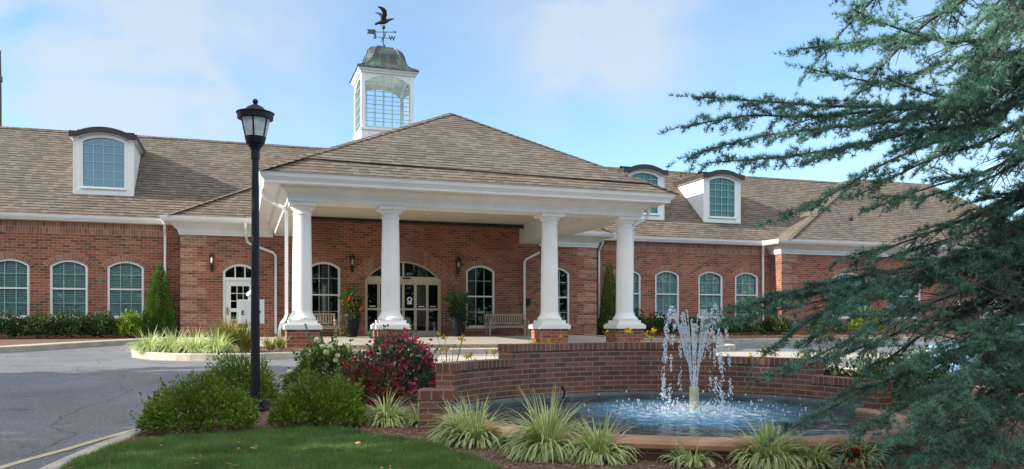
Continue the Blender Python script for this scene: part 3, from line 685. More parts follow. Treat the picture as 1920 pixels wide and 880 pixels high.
# cornices and gutters
CORN = [(.03, 4.60), (.06, 4.60), (.06, 4.68), (.10, 4.70), (.10, 4.80), (.16, 4.86), (.27, 4.93), (.34, 5.00), (.36, 5.04), (.56, 5.04)]
GUT = lambda o: [(o, 5.04), (o + .02, 5.04), (o + .08, 5.10), (o + .12, 5.17), (o + .14, 5.25), (o + .12, 5.25), (o + .11, 5.20), (o, 5.19)]
for path in ([(-2.2, 34.72), (-2.2, YC), (1.24, YC)], [(12.55, YC), (15.35, YC), (15.35, 34.72)], [(25.35, 34.72), (25.35, YR), (44, YR)]): c = MB(); c.sweep(path, CORN, side=1); c.build('cornice', 'white_trim', B)
for path in ([(-2.2, 34.4), (-2.2, YC), (1.05, YC)], [(12.75, YC), (15.35, YC), (15.35, 34.4)], [(25.35, 34.4), (25.35, YR), (44, YR)]): g = MB(); g.sweep(path, GUT(.56), side=1); g.build('gutter', 'white', B)
for x0, x1 in ((-22, -2.78), (15.95, 24.78)):
    g = MB(); g.sweep([(x0, YW), (x1, YW)], [(0, 5.035), (.24, 5.035)] + GUT(.24)[1:], side=1)
    for x in ((-2.82,) if x0 < 0 else (15.98, 24.72)): g.box(x - .09, 34.26, 5.02, x + .09, 34.52, 5.27)
    g.build('gutter', 'white', B)

# roofs
K = .84
def zw(y): return 5.25 + K * (y - 34.35)
RY, RZ = 39.4, zw(39.4)
r = MB()
r.face([(-22.3, 34.33, zw(34.33)), (-2.6, 34.33, zw(34.33)), (6.0, RY, RZ), (-22.3, RY, RZ)])
r.face([(15.5, 34.33, zw(34.33)), (25.3, 34.33, zw(34.33)), (33.7, RY, RZ), (6.0, RY, RZ)])
r.face([(44, 44.47, 5.24), (-22.3, 44.47, 5.24), (-22.3, RY, RZ), (40, RY, RZ)])
r.face([(-22.3, 44.47, 5.24), (-22.3, 34.33, zw(34.33)), (-22.3, RY, RZ)])
def hipblock(x0, x1, y0, a0, a1, zt=RZ, right_end=True):
    t = (zt - 5.25) / K; yt = y0 + t; xa, xb = x0 + a0 * t, x1 - a1 * t
    r.face([(x0, y0, 5.25), (x1, y0, 5.25), (xb, yt, zt), (xa, yt, zt)])
    r.face([(x0, 34.5, 5.25), (x0, y0, 5.25), (xa, yt, zt), (xa, RY, zt)]); r.face([(x1, y0, 5.25), (x1, 34.5 if right_end else 44.4, 5.25), (xb, RY, zt), (xb, yt, zt)])
    r.face([(xa, yt, zt), (xb, yt, zt), (xb, RY, zt), (xa, RY, zt)])
    return (x0, y0, 5.25), (xa, yt, zt), (xb, yt, zt), (x1, y0, 5.25)
h1 = hipblock(-2.66, 15.85, 33.1, 1.7, 1.7)
h2 = hipblock(25.2, 44.7, 33.1, 1.66, 1.1, right_end=False)
# portico roof
P0, P1, AP = (.5, 23.05, 5.335), (13.38, 23.05, 5.335), (6.95, 27.52, 8.45)
r.face([P0, P1, AP])
r.face([(.5, 33.2, 5.335), P0, AP, (6.95, 36.95, 8.45)]); r.face([P1, (13.38, 33.2, 5.335), (6.95, 36.95, 8.45), AP])
up = []
zs_ = 5.86; t = (zs_ - 5.335) / (8.45 - 5.335)
a_ = Vector(P0).lerp(Vector(AP), t) + Vector((.05, 0, 0)); b2 = Vector(P1).lerp(Vector(AP), t * .62); nn = Vector((0, -.573, .82)) * .05
r.prism([a_ + nn, b2 + nn, Vector(AP) + nn], -nn * .9)
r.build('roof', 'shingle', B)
cap = MB()
def hipcap(p, q, drop=.05, w=.15):
    p, q = Vector(p), Vector(q); n = max(2, int((q - p).length / .22)); d = (q - p) / n; sd_ = Vector((d.y, -d.x, 0)).normalized() * w
    for i in range(n):
        a, b = p + d * i + Vector((0, 0, .026)), p + d * (i + 1.0) + Vector((0, 0, .012)); dz_ = Vector((0, 0, -drop))
        cap.face([a, a + sd_ + dz_, b + sd_ + dz_, b]); cap.face([a + dz_ - sd_, a, b, b - sd_ + dz_])
        cap.face([a + sd_ + dz_, a, a - sd_ + dz_])
hipcap(tuple(Vector(P0) + Vector((0, 0, .05))), (AP[0], AP[1], AP[2] + .06), .075); hipcap(tuple(Vector(P1) + Vector((0, 0, .02))), (AP[0], AP[1], AP[2] + .06), .06); hipcap(h1[0], h1[1]); hipcap(h2[0], h2[1]); hipcap((h1[3][0], h1[3][1], h1[3][2]), h1[2]); hipcap((-22, RY, RZ), (44 - 4, RY, RZ), .12); hipcap(AP, (6.95, 36.9, 8.45))
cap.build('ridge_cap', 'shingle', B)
ft = MB(); ft.box(-22.3, 34.40, 5.06, 44, 34.47, 5.2); ft.build('fascia', 'white_trim', B)

# dormers
def dormer(xc, label, pane='dormer_pane'):
    wd_, y0, zb, zt = 1.07, 35.55, 6.27, 8.46
    o = MB(); hw = wd_; ytop = 34.35 + (zt - 5.25) / K; ybot = 34.35 + (zb - 5.25) / K
    ww, zs, rs = .80, 8.37, .20
    fops = (xc - ww, xc + ww, 6.50, zs, rs)
    x0, x1 = xc - hw, xc + hw; a, b, sz, zs2, rr = fops
    Y = y0
    for u0, u1 in ((x0, a), (b, x1)): o.face([(u0, Y, zb), (u1, Y, zb), (u1, Y, 8.44), (u0, Y, 8.44)])
    o.face([(a, Y, zb), (b, Y, zb), (b, Y, sz), (a, Y, sz)])
    pts, _ = arch(a, b, zs2, rr)
    tp, _ = arch(x0 + .18, x1 - .18, 8.44, .20)
    topz = lambda x: max(8.44, arch_z(x0 + .18, x1 - .18, 8.44, .20, x) if x0 + .18 <= x <= x1 - .18 else 8.44)
    for (u, v), (w_, t_) in zip(pts, pts[1:]):
        o.face([(u, Y, v), (w_, Y, t_), (w_, Y, topz(w_)), (u, Y, topz(u))]); o.face([(u, Y, v), (u, Y + .1, v), (w_, Y + .1, t_), (w_, Y, t_)])
    o.face([(a, Y, sz), (a, Y + .1, sz), (a, Y + .1, zs2), (a, Y, zs2)]); o.face([(b, Y, sz), (b, Y, zs2), (b, Y + .1, zs2), (b, Y + .1, sz)]); o.face([(a, Y, sz), (b, Y, sz), (b, Y + .1, sz), (a, Y + .1, sz)])
    for x, fl in ((x0, 0), (x1, 1)):
        v = [(x, y0, zb), (x, y0, 8.44), (x, ytop, 8.44), (x, ybot, zb)]
        v = v if not fl else v[::-1]
        o.face(v, mi=1)
    for x in (x0, x1): o.box(x - .02, y0 - .018, zb - .02, x + .02, y0 + .14, 8.42)
    o.box(x0, y0 - .03, zb - .03, x1, y0 - .002, zb + .14)
    dm = o.build('dormer', ['white', 'siding'], B); dm['label'] = label
    rf = MB(); e = .14
    prof = [(x0 - e, 8.44), (x0 + .14, 8.44)] + [(x, z) for x, z in arch(x0 + .18, x1 - .18, 8.46, .20, 16)[0]] + [(x1 - .14, 8.44), (x1 + e, 8.44)]
    th = .24; yf, yb = y0 - .2, 40.0
    for (u, v), (w_, t_) in zip(prof, prof[1:]):
        ya, yb_ = (34.35 + (v + th - 5.25) / K + .15), (34.35 + (t_ + th - 5.25) / K + .15)
        rf.face([(u, yf, v), (w_, yf, t_), (w_, yf, t_ + th), (u, yf, v + th)]); rf.face([(u, yf, v + th), (w_, yf, t_ + th), (w_, yb_, t_ + th), (u, ya, v + th)], mi=0)
        rf.face([(u, yf, v), (u, ya, v), (w_, yb_, t_), (w_, yf, t_)], mi=1)
    for x, z, s_ in ((x0 - e, 8.44, 1), (x1 + e, 8.44, 0)):
        ya = 34.35 + (z + th - 5.25) / K + .1; v = [(x, yf, z), (x, yf, z + th), (x, ya, z + th), (x, ya, z)]; rf.face(v if s_ else v[::-1])
    rf.build('dormer_roof', ['brown_trim', 'white_trim'], dm)
    wn_ = window(a, b, sz, zs2, rr, Y - .05, dm, ncol=4, rows=(.17, .33, .5, .67, .83), meet=None, fw=.06, blind=False, pane=pane, mw=.022, name='window_frame', brickarch=False)
    for ch in [q for q in bpy.data.objects if q.parent == wn_]: ch.parent = dm; ch.location = (0, 0, 0); ch.matrix_parent_inverse = Matrix()
    bk = MB(); bk.face([(x0 + .03, y0 + .6, zb), (x1 - .03, y0 + .6, zb), (x1 - .03, y0 + .6, 8.9), (x0 + .03, y0 + .6, 8.9)]); bk.build('interior', 'dark', dm)
for xc, lb_ in ((-5.13, 'dormer over the left wing'), (18.72, 'dormer half hidden by the portico roof'), (23.1, 'dormer with sunlit clapboard cheek')): dormer(xc, lb_, 'glass_dormer' if xc < 0 else 'dormer_pane')

# portico: columns, entablature, ceiling, roof gutter
COLX = [1.70, 4.28, 9.40, 12.06]; YF = 24.3
def column(x):
    c_ = MB()
    c_.box(x - .52, YF - .52, 1.0, x + .52, YF + .52, 1.13); c_.box(x - .47, YF - .47, 1.13, x + .47, YF + .47, 1.17)
    c_.box(x - .40, YF - .40, 1.17, x + .40, YF + .40, 1.27)
    pr = [(.38, 1.27), (.395, 1.30), (.39, 1.345), (.355, 1.375), (.335, 1.40), (.32, 1.43), (.300, 1.47), (.285, 1.53)]
    for i in range(11): tt = i / 10; pr.append((.285 - .035 * tt ** 1.6, 1.55 + (4.30 - 1.55) * tt))
    pr += [(.27, 4.31), (.275, 4.335), (.27, 4.36), (.25, 4.37), (.25, 4.44), (.28, 4.45), (.32, 4.50), (.345, 4.55), (.345, 4.56)]
    c_.lathe(pr, (x, YF, 0), 40); c_.box(x - .385, YF - .385, 4.56, x + .385, YF + .385, 4.665)
    o = c_.build('column', 'white', B, weld=False)
    p_ = MB(); p_.box(x - .46, YF - .46, .3, x + .46, YF + .46, 1.0); p_.build('brick_plinth', 'brick', o)
for x in COLX: column(x)
e = MB(); ex0, ex1, ey = 1.27, 12.50, 23.87
pth = [(ex0, YC - .003), (ex0, ey), (ex1, ey), (ex1, YC - .003)]
ENT = [(-.85, 4.668), (0, 4.668), (0, 4.78), (.025, 4.79), (.025, 4.88), (.05, 4.90), (.10, 4.94), (.17, 4.99), (.20, 5.04), (.20, 5.08), (.62, 5.08)]
e.sweep(pth, ENT, side=1)
e.sweep(pth, [(-.85, 5.46), (-.85, 4.668)], side=1, caps=False)
e.build('entablature', 'white_trim', B)
g = MB(); g.sweep([(ex0, 33.1), (ex0, ey), (ex1, ey), (ex1, 33.1)], [(.60, 5.08), (.62, 5.06), (.66, 5.06), (.66, 5.13), (.68, 5.14), (.70, 5.17), (.76, 5.22), (.79, 5.31), (.79, 5.34), (.75, 5.34), (.6, 5.30)], side=1); g.build('gutter', 'white', B)
c = MB(); c.box(ex0 + .845, ey + .845, 5.44, ex1 - .845, YC - .004, 5.50); c.build('ceiling', 'ceiling', B)
for x, y in ((3.4, 28), (6.9, 27.0), (9.6, 28.5), (6.9, 31)): rl = MB(); rl.lathe([(.001, 5.425), (.075, 5.425), (.10, 5.432), (.10, 5.4385)], (x, y, 0), 18); rl.build('ceiling_light', 'white', B)

# downspouts
def spout(pts, w=.085, label=None):
    d_ = MB()
    d_.tube(smooth_ends(pts), w * .72, 4, square=True); o = d_.build('downspout', 'white', B)
def smooth_ends(pts, r=.10):
    out = [Vector(pts[0])]
    for a, b, c_ in zip(pts, pts[1:], pts[2:]):
        a, b, c_ = Vector(a), Vector(b), Vector(c_); out += [b + (a - b).normalized() * min(r, (a - b).length * .4), b + (c_ - b).normalized() * min(r, (c_ - b).length * .4)]
    return out + [Vector(pts[-1])]
spout([(-2.82, 34.4, 5.05), (-2.82, 34.4, 4.85), (-2.82, 34.6, 4.7), (-2.82, 34.6, .7)])
spout([(.18, 33.1, 5.05), (.18, 33.1, 4.75), (.25, 33.7, 4.35), (1.33, 33.7, 3.95), (1.33, 33.7, .75)])
spout([(.62, 24.6, 5.08), (.62, 24.6, 4.85), (.95, 24.6, 4.66), (1.27, 24.5, 4.5), (1.27, 24.5, 1.35), (1.06, 24.2, 1.1), (1.04, 24.2, .55)])
spout([(13.1, 24.6, 5.08), (13.1, 24.6, 4.75), (12.45, 24.5, 4.45), (12.42, 24.5, 1.5), (12.62, 24.4, 1.2)])
spout([(12.55, 33.7, 4.3), (11.85, 33.7, 3.95), (11.85, 33.7, .7)])
spout([(15.95, 34.4, 5.05), (15.95, 34.4, 4.85), (15.85, 34.6, 4.6), (15.85, 34.6, .7)])
spout([(24.72, 34.4, 5.05), (24.72, 34.4, 4.85), (24.85, 34.6, 4.6), (24.85, 34.6, .7)])
spout([(36.6, 33.1, 5.05), (36.6, 33.7, 4.4), (36.6, 33.7, .7)])
bx = MB(); bx.box(11.97, 33.70, 1.95, 12.14, 33.797, 2.25); bx.box(12.01, 33.68, 2.0, 12.10, 33.70, 2.12); bx.build('wall_box', 'black_metal', B)

# cupola
CX, CY, CH = 6.6, 39.45, 1.25
def cupola():
    c_ = MB(); z0, z1 = 9.0, 13.12
    c_.box(CX - CH, CY - CH, z0, CX + CH, CY + CH, 10.25); c_.box(CX - CH - .05, CY - CH - .05, 10.25, CX + CH + .05, CY + CH + .05, 10.36)
    for sx in (-1, 1):
        for sy in (-1, 1): x, y = CX + sx * (CH - .09), CY + sy * (CH - .09); c_.box(x - .09, y - .09, 10.36, x + .09, y + .09, z1)
    a0 = CH - .18
    pts, _ = arch(-a0, a0, 12.5, .36)
    for s_ in range(4):
        ca, sa = math.cos(s_ * math.pi / 2), math.sin(s_ * math.pi / 2)
        T = lambda u, dpt, z: (CX + u * ca - (-CH + dpt) * -sa * -1, CY + u * sa + (-CH + dpt) * ca, z)
        for (u, v), (w_, t_) in zip(pts, pts[1:]):
            c_.face([T(u, .02, v), T(w_, .02, t_), T(w_, .02, z1), T(u, .02, z1)]); c_.face([T(u, .20, v), T(u, .20, z1), T(w_, .20, z1), T(w_, .20, t_)]); c_.face([T(u, .02, v), T(u, .2, v), T(w_, .2, t_), T(w_, .02, t_)])
    c_.sweep([(CX - CH, CY - CH), (CX + CH, CY - CH), (CX + CH, CY + CH), (CX - CH, CY + CH)], [(0, 12.92), (.04, 12.93), (.06, 13.0), (.14, 13.06), (.16, 13.12), (-.3, 13.12)], closed=True, side=1)
    c_.box(CX - CH + .14, CY - CH + .14, 13.0, CX + CH - .14, CY + CH - .14, 13.05)
    cu = c_.build('cupola', 'white', B)
    for s_ in range(4):
        ca, sa = math.cos(s_ * math.pi / 2), math.sin(s_ * math.pi / 2)
        T = lambda u, dpt, z: (CX + u * ca - (-CH + dpt) * -sa * -1, CY + u * sa + (-CH + dpt) * ca, z)
        f = MB()
        for k in range(6):
            u = -a0 + 2 * a0 * k / 5; top = arch_z(-a0, a0, 12.5, .36, max(-a0, min(a0, u)))
            f.bar(T(u, .1, 10.36), T(u, .1, top), .034 if 0 < k < 5 else .06)
        for k in range(6): z = 10.42 + k * .42; f.bar(T(-a0, .1, z), T(a0, .1, z), .03 if k else .06)
        f.build('window_grid', 'muntin', cu)
        p_ = MB(); p_.face([T(-a0, .13, 10.36), T(a0, .13, 10.36), T(a0, .13, 12.6), T(-a0, .13, 12.6)]); p_.build('pane', 'glass_clear', cu)
    rf = MB()
    prof = [(1.46, 13.13, .01), (1.44, 13.20, .02), (1.20, 13.34, .12), (1.03, 13.54, .30), (.96, 13.76, .42), (.92, 14.00, .5), (.84, 14.22, .55), (.64, 14.42, .58), (.34, 14.52, .58), (.10, 14.55, .58)]
    rows = []
    for hw, z, ch in prof:
        c0 = hw * (1 - ch * .72); rows.append([(CX + a * hw if abs(a) == 1 else CX + a / 2 * c0, CY + b * hw if abs(b) == 1 else CY + b / 2 * c0, z) for a, b in ((-2, -1), (2, -1), (1, -2), (1, 2), (2, 1), (-2, 1), (-1, 2), (-1, -2))])
    for A_, B_ in zip(rows, rows[1:]):
        for j in range(8): k = (j + 1) % 8; rf.face([A_[j], A_[k], B_[k], B_[j]])
    rf.face(rows[-1]); rf.face(rows[0][::-1])
    for j in range(8): rf.tube([Vector(row[j]) + Vector((0, 0, .01)) for row in rows], .022, 5)
    rf.build('dome_roof', 'copper', cu)
cupola()

def letter(name, ch, size, ext, parent, loc, rot, mat):
    cu = bpy.data.curves.new(name, 'FONT'); cu.body = ch; cu.size = size; cu.extrude = ext; cu.align_x = 'CENTER'; cu.align_y = 'CENTER'; cu.offset = size * .035
    o = bpy.data.objects.new(name, cu); COL.objects.link(o); me = bpy.data.meshes.new_from_object(o.evaluated_get(bpy.context.evaluated_depsgraph_get()))
    bpy.data.objects.remove(o); me.name = name; me.materials.clear(); me.materials.append(M[mat]); o = bpy.data.objects.new(name, me); COL.objects.link(o)
    o.parent = parent; o.location = loc; o.rotation_euler = rot; return o
# weathervane with a flying bird
WV = thing('weathervane', 'dark weathervane with flying bird and arrow on the cupola dome', 'weathervane', (CX, CY, 14.52))
m_ = MB(); m_.tube([(CX, CY, 14.5), (CX, CY, 15.62)], .022, 8); m_.ball((CX, CY, 14.64), .11); m_.ball((CX, CY, 15.58), .10); m_.ball((CX, CY, 15.06), .05); m_.build('rod', 'copper', WV)
m_ = MB()
for dx, dy in ((1, 0), (0, 1)): m_.tube([(CX - .36 * dx, CY - .36 * dy, 15.07), (CX + .36 * dx, CY + .36 * dy, 15.07)], .013, 6)
m_.build('direction_arm', 'bronze', WV)
for ch, dx, dy in (('E', -.42, 0), ('W', .42, 0), ('N', 0, -.42), ('S', 0, .42)):
    letter('direction_letter', ch, .30, .012, WV, (dx, dy, 15.08 - 14.52), (R(90), 0, R(180) if dx else R(90)), 'bronze')
m_ = MB(); m_.tube([(CX - .45, CY, 15.30), (CX + .55, CY, 15.40)], .016, 6)
m_.prism([(CX + .50, CY - .012, 15.33), (CX + .66, CY - .012, 15.41), (CX + .50, CY - .012, 15.47), (CX + .55, CY - .012, 15.40)], (0, .024, 0))
m_.prism([(CX - .80, CY - .012, 15.17), (CX - .42, CY - .012, 15.20), (CX - .34, CY - .012, 15.31), (CX - .42, CY - .012, 15.42), (CX - .80, CY - .012, 15.39), (CX - .74, CY - .012, 15.28)], (0, .024, 0)); m_.build('arrow', 'wood_pole', WV)
m_ = MB()
m_.tube([(CX - .40, CY, 15.70), (CX - .28, CY, 15.75), (CX - .12, CY, 15.80), (CX + .06, CY, 15.86), (CX + .2, CY, 15.93), (CX + .30, CY, 15.98), (CX + .38, CY, 16.01), (CX + .54, CY, 16.06)], [.02, .055, .10, .115, .085, .055, .05, .008], 10)
m_.prism([(CX - .46, CY - .06, 15.62), (CX - .36, CY - .02, 15.78), (CX - .24, CY, 15.74), (CX - .30, CY + .03, 15.66)], (0, .05, .015))
wing = [(CX + .10, 0, 15.90), (CX - .10, 0, 15.84), (CX - .12, 0, 16.02), (CX - .08, 0, 16.16), (CX - .18, 0, 16.30), (CX - .36, 0, 16.40), (CX - .20, 0, 16.42), (CX - .02, 0, 16.38), (CX + .10, 0, 16.28), (CX + .13, 0, 16.10)]
for s_ in (-1, 1): m_.prism([(x, CY + s_ * (.06 + (z - 15.84) * .55), z) for x, _, z in wing], (0, .03 * s_, 0))
m_.build('bird', 'bronze', WV)

# ------------------------------------------------------------------ lamps on the wall
def sconce_parts(t):
    x, y, z = t.location
    a = MB(); a.box(x - .055, y - .03, z - .02, x + .055, y, z + .42); a.tube([(x, y - .03, z + .26), (x, y - .10, z + .22), (x, y - .16, z + .27)], .016, 6); a.box(x - .045, y - .205, z + .255, x + .045, y - .115, z + .29)
    a.build('bracket', 'bronze', t)
    a = MB()
    lo, hi, zl, zh, yc = .055, .095, z + .29, z + .58, y - .16
    for sx in (-1, 1):
        for sy in (-1, 1): a.bar((x + sx * lo, yc + sy * lo, zl), (x + sx * hi, yc + sy * hi, zh), .016)
    a.box(x - .11, yc - .11, zh, x + .11, yc + .11, zh + .02)
    for sx, sy, tx, ty in ((-1, -1, 1, -1), (1, -1, 1, 1), (1, 1, -1, 1), (-1, 1, -1, -1)):
        a.face([(x + sx * .115, yc + sy * .115, zh + .021), (x + tx * .115, yc + ty * .115, zh + .021), (x + tx * .03, yc + ty * .03, zh + .10), (x + sx * .03, yc + sy * .03, zh + .10)])
    a.box(x - .03, yc - .03, zh + .10, x + .03, yc + .03, zh + .13); a.build('lantern_cage', 'bronze', t)
    a = MB()
    for sx, sy, tx, ty in ((-1, -1, 1, -1), (1, -1, 1, 1), (1, 1, -1, 1), (-1, 1, -1, -1)):
        a.face([(x + sx * (lo - .004), yc + sy * (lo - .004), zl), (x + tx * (lo - .004), yc + ty * (lo - .004), zl), (x + tx * (hi - .004), yc + ty * (hi - .004), zh), (x + sx * (hi - .004), yc + sy * (hi - .004), zh)])
    a.build('lantern_glass', 'glass_clear', t)
    a = MB(); a.lathe([(.03, zl), (.04, zl + .05), (.045, zl + .13), (.03, zl + .2), (.001, zl + .23)], (x, yc, 0), 10); a.build('bulb', 'bulb', t)
gs = 'wall lanterns beside the doors'
s0 = thing('wall_lantern', 'dark wall lantern on brick left of the white side door', 'wall lantern', (-1.06, YC - .003, 3.22), gs); sconce_parts(s0)
for x, l in ((4.36, 'dark wall lantern left of the arched glass entrance, above the colourful planter'), (8.84, 'dark wall lantern right of the arched glass entrance, above the dark leafy planter')):
    c_ = copy_tree(s0); c_.location.x = x; c_.location.z = 3.28; c_['label'] = l

# ------------------------------------------------------------------ benches
def bench(loc, label):
    t = thing('park_bench', label, 'bench', loc, 'wooden benches under the portico'); x, y, z = loc; W = .86
    for s_ in (-1, 1):
        a = MB(); a.box(x + s_ * W - .035, y - .28, z, x + s_ * W + .035, y - .21, z + .64); a.build('leg', 'teak', t)
        a = MB(); a.prism([(x + s_ * W - .035, y + .24, z), (x + s_ * W - .035, y + .31, z), (x + s_ * W - .035, y + .31, z + .45), (x + s_ * W - .035, y + .40, z + .93), (x + s_ * W - .035, y + .34, z + .93), (x + s_ * W - .035, y + .24, z + .45)], (.07, 0, 0)); a.build('leg', 'teak', t)
        a = MB(); a.box(x + s_ * W - .045, y - .32, z + .641, x + s_ * W + .045, y + .29, z + .68); a.build('armrest', 'teak', t)
    a = MB()
    for k in range(6): a.box(x - W + .037, y - .29 + k * .098, z + .42, x + W - .037, y - .29 + k * .098 + .082, z + .445)
    a.box(x - W + .037, y - .265, z + .34, x + W - .037, y - .235, z + .418); a.build('seat', 'teak', t)
    a = MB()
    a.bar((x - W + .036, y + .365, z + .90), (x + W - .036, y + .365, z + .90), .035, .08); a.bar((x - W + .036, y + .30, z + .53), (x + W - .036, y + .30, z + .53), .035, .07)
    for k in range(15): xx = x - W + .12 + k * (2 * W - .24) / 14; a.bar((xx, y + .307, z + .555), (xx, y + .36, z + .87), .055, .018, up=(0, 1, 0))
    a.build('backrest', 'teak', t)
bench((10.82, 32.95, .635), 'weathered wooden bench with slatted back below the window right of the entrance')
bench((2.72, 32.95, .635), 'weathered wooden bench partly hidden behind the leftmost white column')

# ------------------------------------------------------------------ foliage tools
def leaf_arr(P, D, L, W, nrm=None, fold=.0, rng=RNG):
    # diamond leaves: base P, direction D, length L, width W
    n = len(P); D = D / np.maximum(1e-6, np.linalg.norm(D, axis=1))[:, None]
    r = rng.normal(size=(n, 3)) if nrm is None else nrm + rng.normal(size=(n, 3)) * .35
    S_ = np.cross(D, r); S_ /= np.maximum(1e-6, np.linalg.norm(S_, axis=1))[:, None]
    L = np.broadcast_to(np.asarray(L), (n,))[:, None]; W = np.broadcast_to(np.asarray(W), (n,))[:, None]
    V = np.stack([P, P + D * L * .5 + S_ * W * .5, P + D * L, P + D * L * .5 - S_ * W * .5], 1).reshape(-1, 3)
    F = np.arange(4 * n).reshape(n, 4); return V, F
def blob_points(c, rad, n, rng, rough=.22, seed=0, low=.0, shell=.55):
    d = rng.normal(size=(n, 3)); d /= np.linalg.norm(d, axis=1)[:, None]; d[:, 2] = np.abs(d[:, 2]) * (1 - low) + d[:, 2] * low
    k = np.array([mnoise.noise(Vector(x * 1.7) + Vector((seed, seed * 2.1, 0))) + .6 * mnoise.noise(Vector(x * 4.2) + Vector((0, seed, seed))) for x in d])
    f = (1 + rough * k * 1.6) * (shell + (1 - shell) * rng.random(n) ** .45)
    return np.array(c) + d * f[:, None] * np.array(rad), d
def shrub(name, label, cat, c, rad, n, L, W, mat, seed=0, rough=.25, upk=.5, group=None, low=0.15, flowers=None, sprig=0):
    rng = np.random.default_rng(100 + seed); t = thing(name, label, cat, c, group)
    cc = (c[0], c[1], c[2] + rad[2] * .12)
    P, d = blob_points(cc, (rad[0], rad[1], rad[2] * .9), n, rng, rough, seed, low)
    P[:, 2] = np.maximum(P[:, 2], c[2] + .01)
    D = d + rng.normal(size=(n, 3)) * .55 + np.array([0, 0, upk])
    V, F = leaf_arr(P, D, L * rng.uniform(.6, 1.25, n), W * rng.uniform(.7, 1.2, n), rng=rng)
    if sprig:                                        # new shoots standing out of the outline
        for k in range(sprig):
            p, dd = blob_points(cc, (rad[0], rad[1], rad[2] * .88), 1, rng, rough, seed, 0, .97); ax = dd[0] * .6 + np.array([0, 0, .8]) + rng.normal(size=3) * .2; ax /= np.linalg.norm(ax)
            m_ = 12; q = p[0] + ax * np.linspace(0, rng.uniform(.5, 1.0) * rad[2] * .32, m_)[:, None]
            v2, f2 = leaf_arr(q, ax + rng.normal(size=(m_, 3)) * .6, L * .9, W * .9, rng=rng); F = np.vstack([F, f2 + len(V)]); V = np.vstack([V, v2])
    fast('foliage', V, F, mat, t)
    s_ = MB()
    for k in range(7):
        a = rng.uniform(0, 6.28); r_ = rng.uniform(.3, .7); s_.tube([(c[0] + .03 * math.cos(a), c[1] + .03 * math.sin(a), c[2] - .03), (c[0] + rad[0] * r_ * .5 * math.cos(a), c[1] + rad[1] * r_ * .5 * math.sin(a), c[2] + rad[2] * .45), (c[0] + rad[0] * r_ * math.cos(a), c[1] + rad[1] * r_ * math.sin(a), c[2] + rad[2] * .8)], [.012, .009, .004], 5)
    s_.build('stem', 'bark', t)
    if flowers:
        mat_f, nf, size, clump = flowers; VV = []; FF = []; o = 0
        for k in range(nf):
            p, dd = blob_points(cc, (rad[0] * 1.02, rad[1] * 1.02, rad[2] * .93), 1, rng, rough, seed, .05, .97)
            for j in range(rng.integers(1, clump + 1)):
                q = p[0] + rng.normal(size=3) * size * .8; ax = dd[0] + np.array([0, -.35, .35]) + rng.normal(size=3) * .3; m_ = 9
                v2, f2 = leaf_arr(np.repeat(q[None], m_, 0), ax + rng.normal(size=(m_, 3)) * .75, size * rng.uniform(.75, 1.15), size * .85, nrm=np.repeat(ax[None], m_, 0), rng=rng)
                VV.append(v2); FF.append(f2 + o); o += len(v2)
        fast('blossom', np.vstack(VV), np.vstack(FF), mat_f, t)
    return t
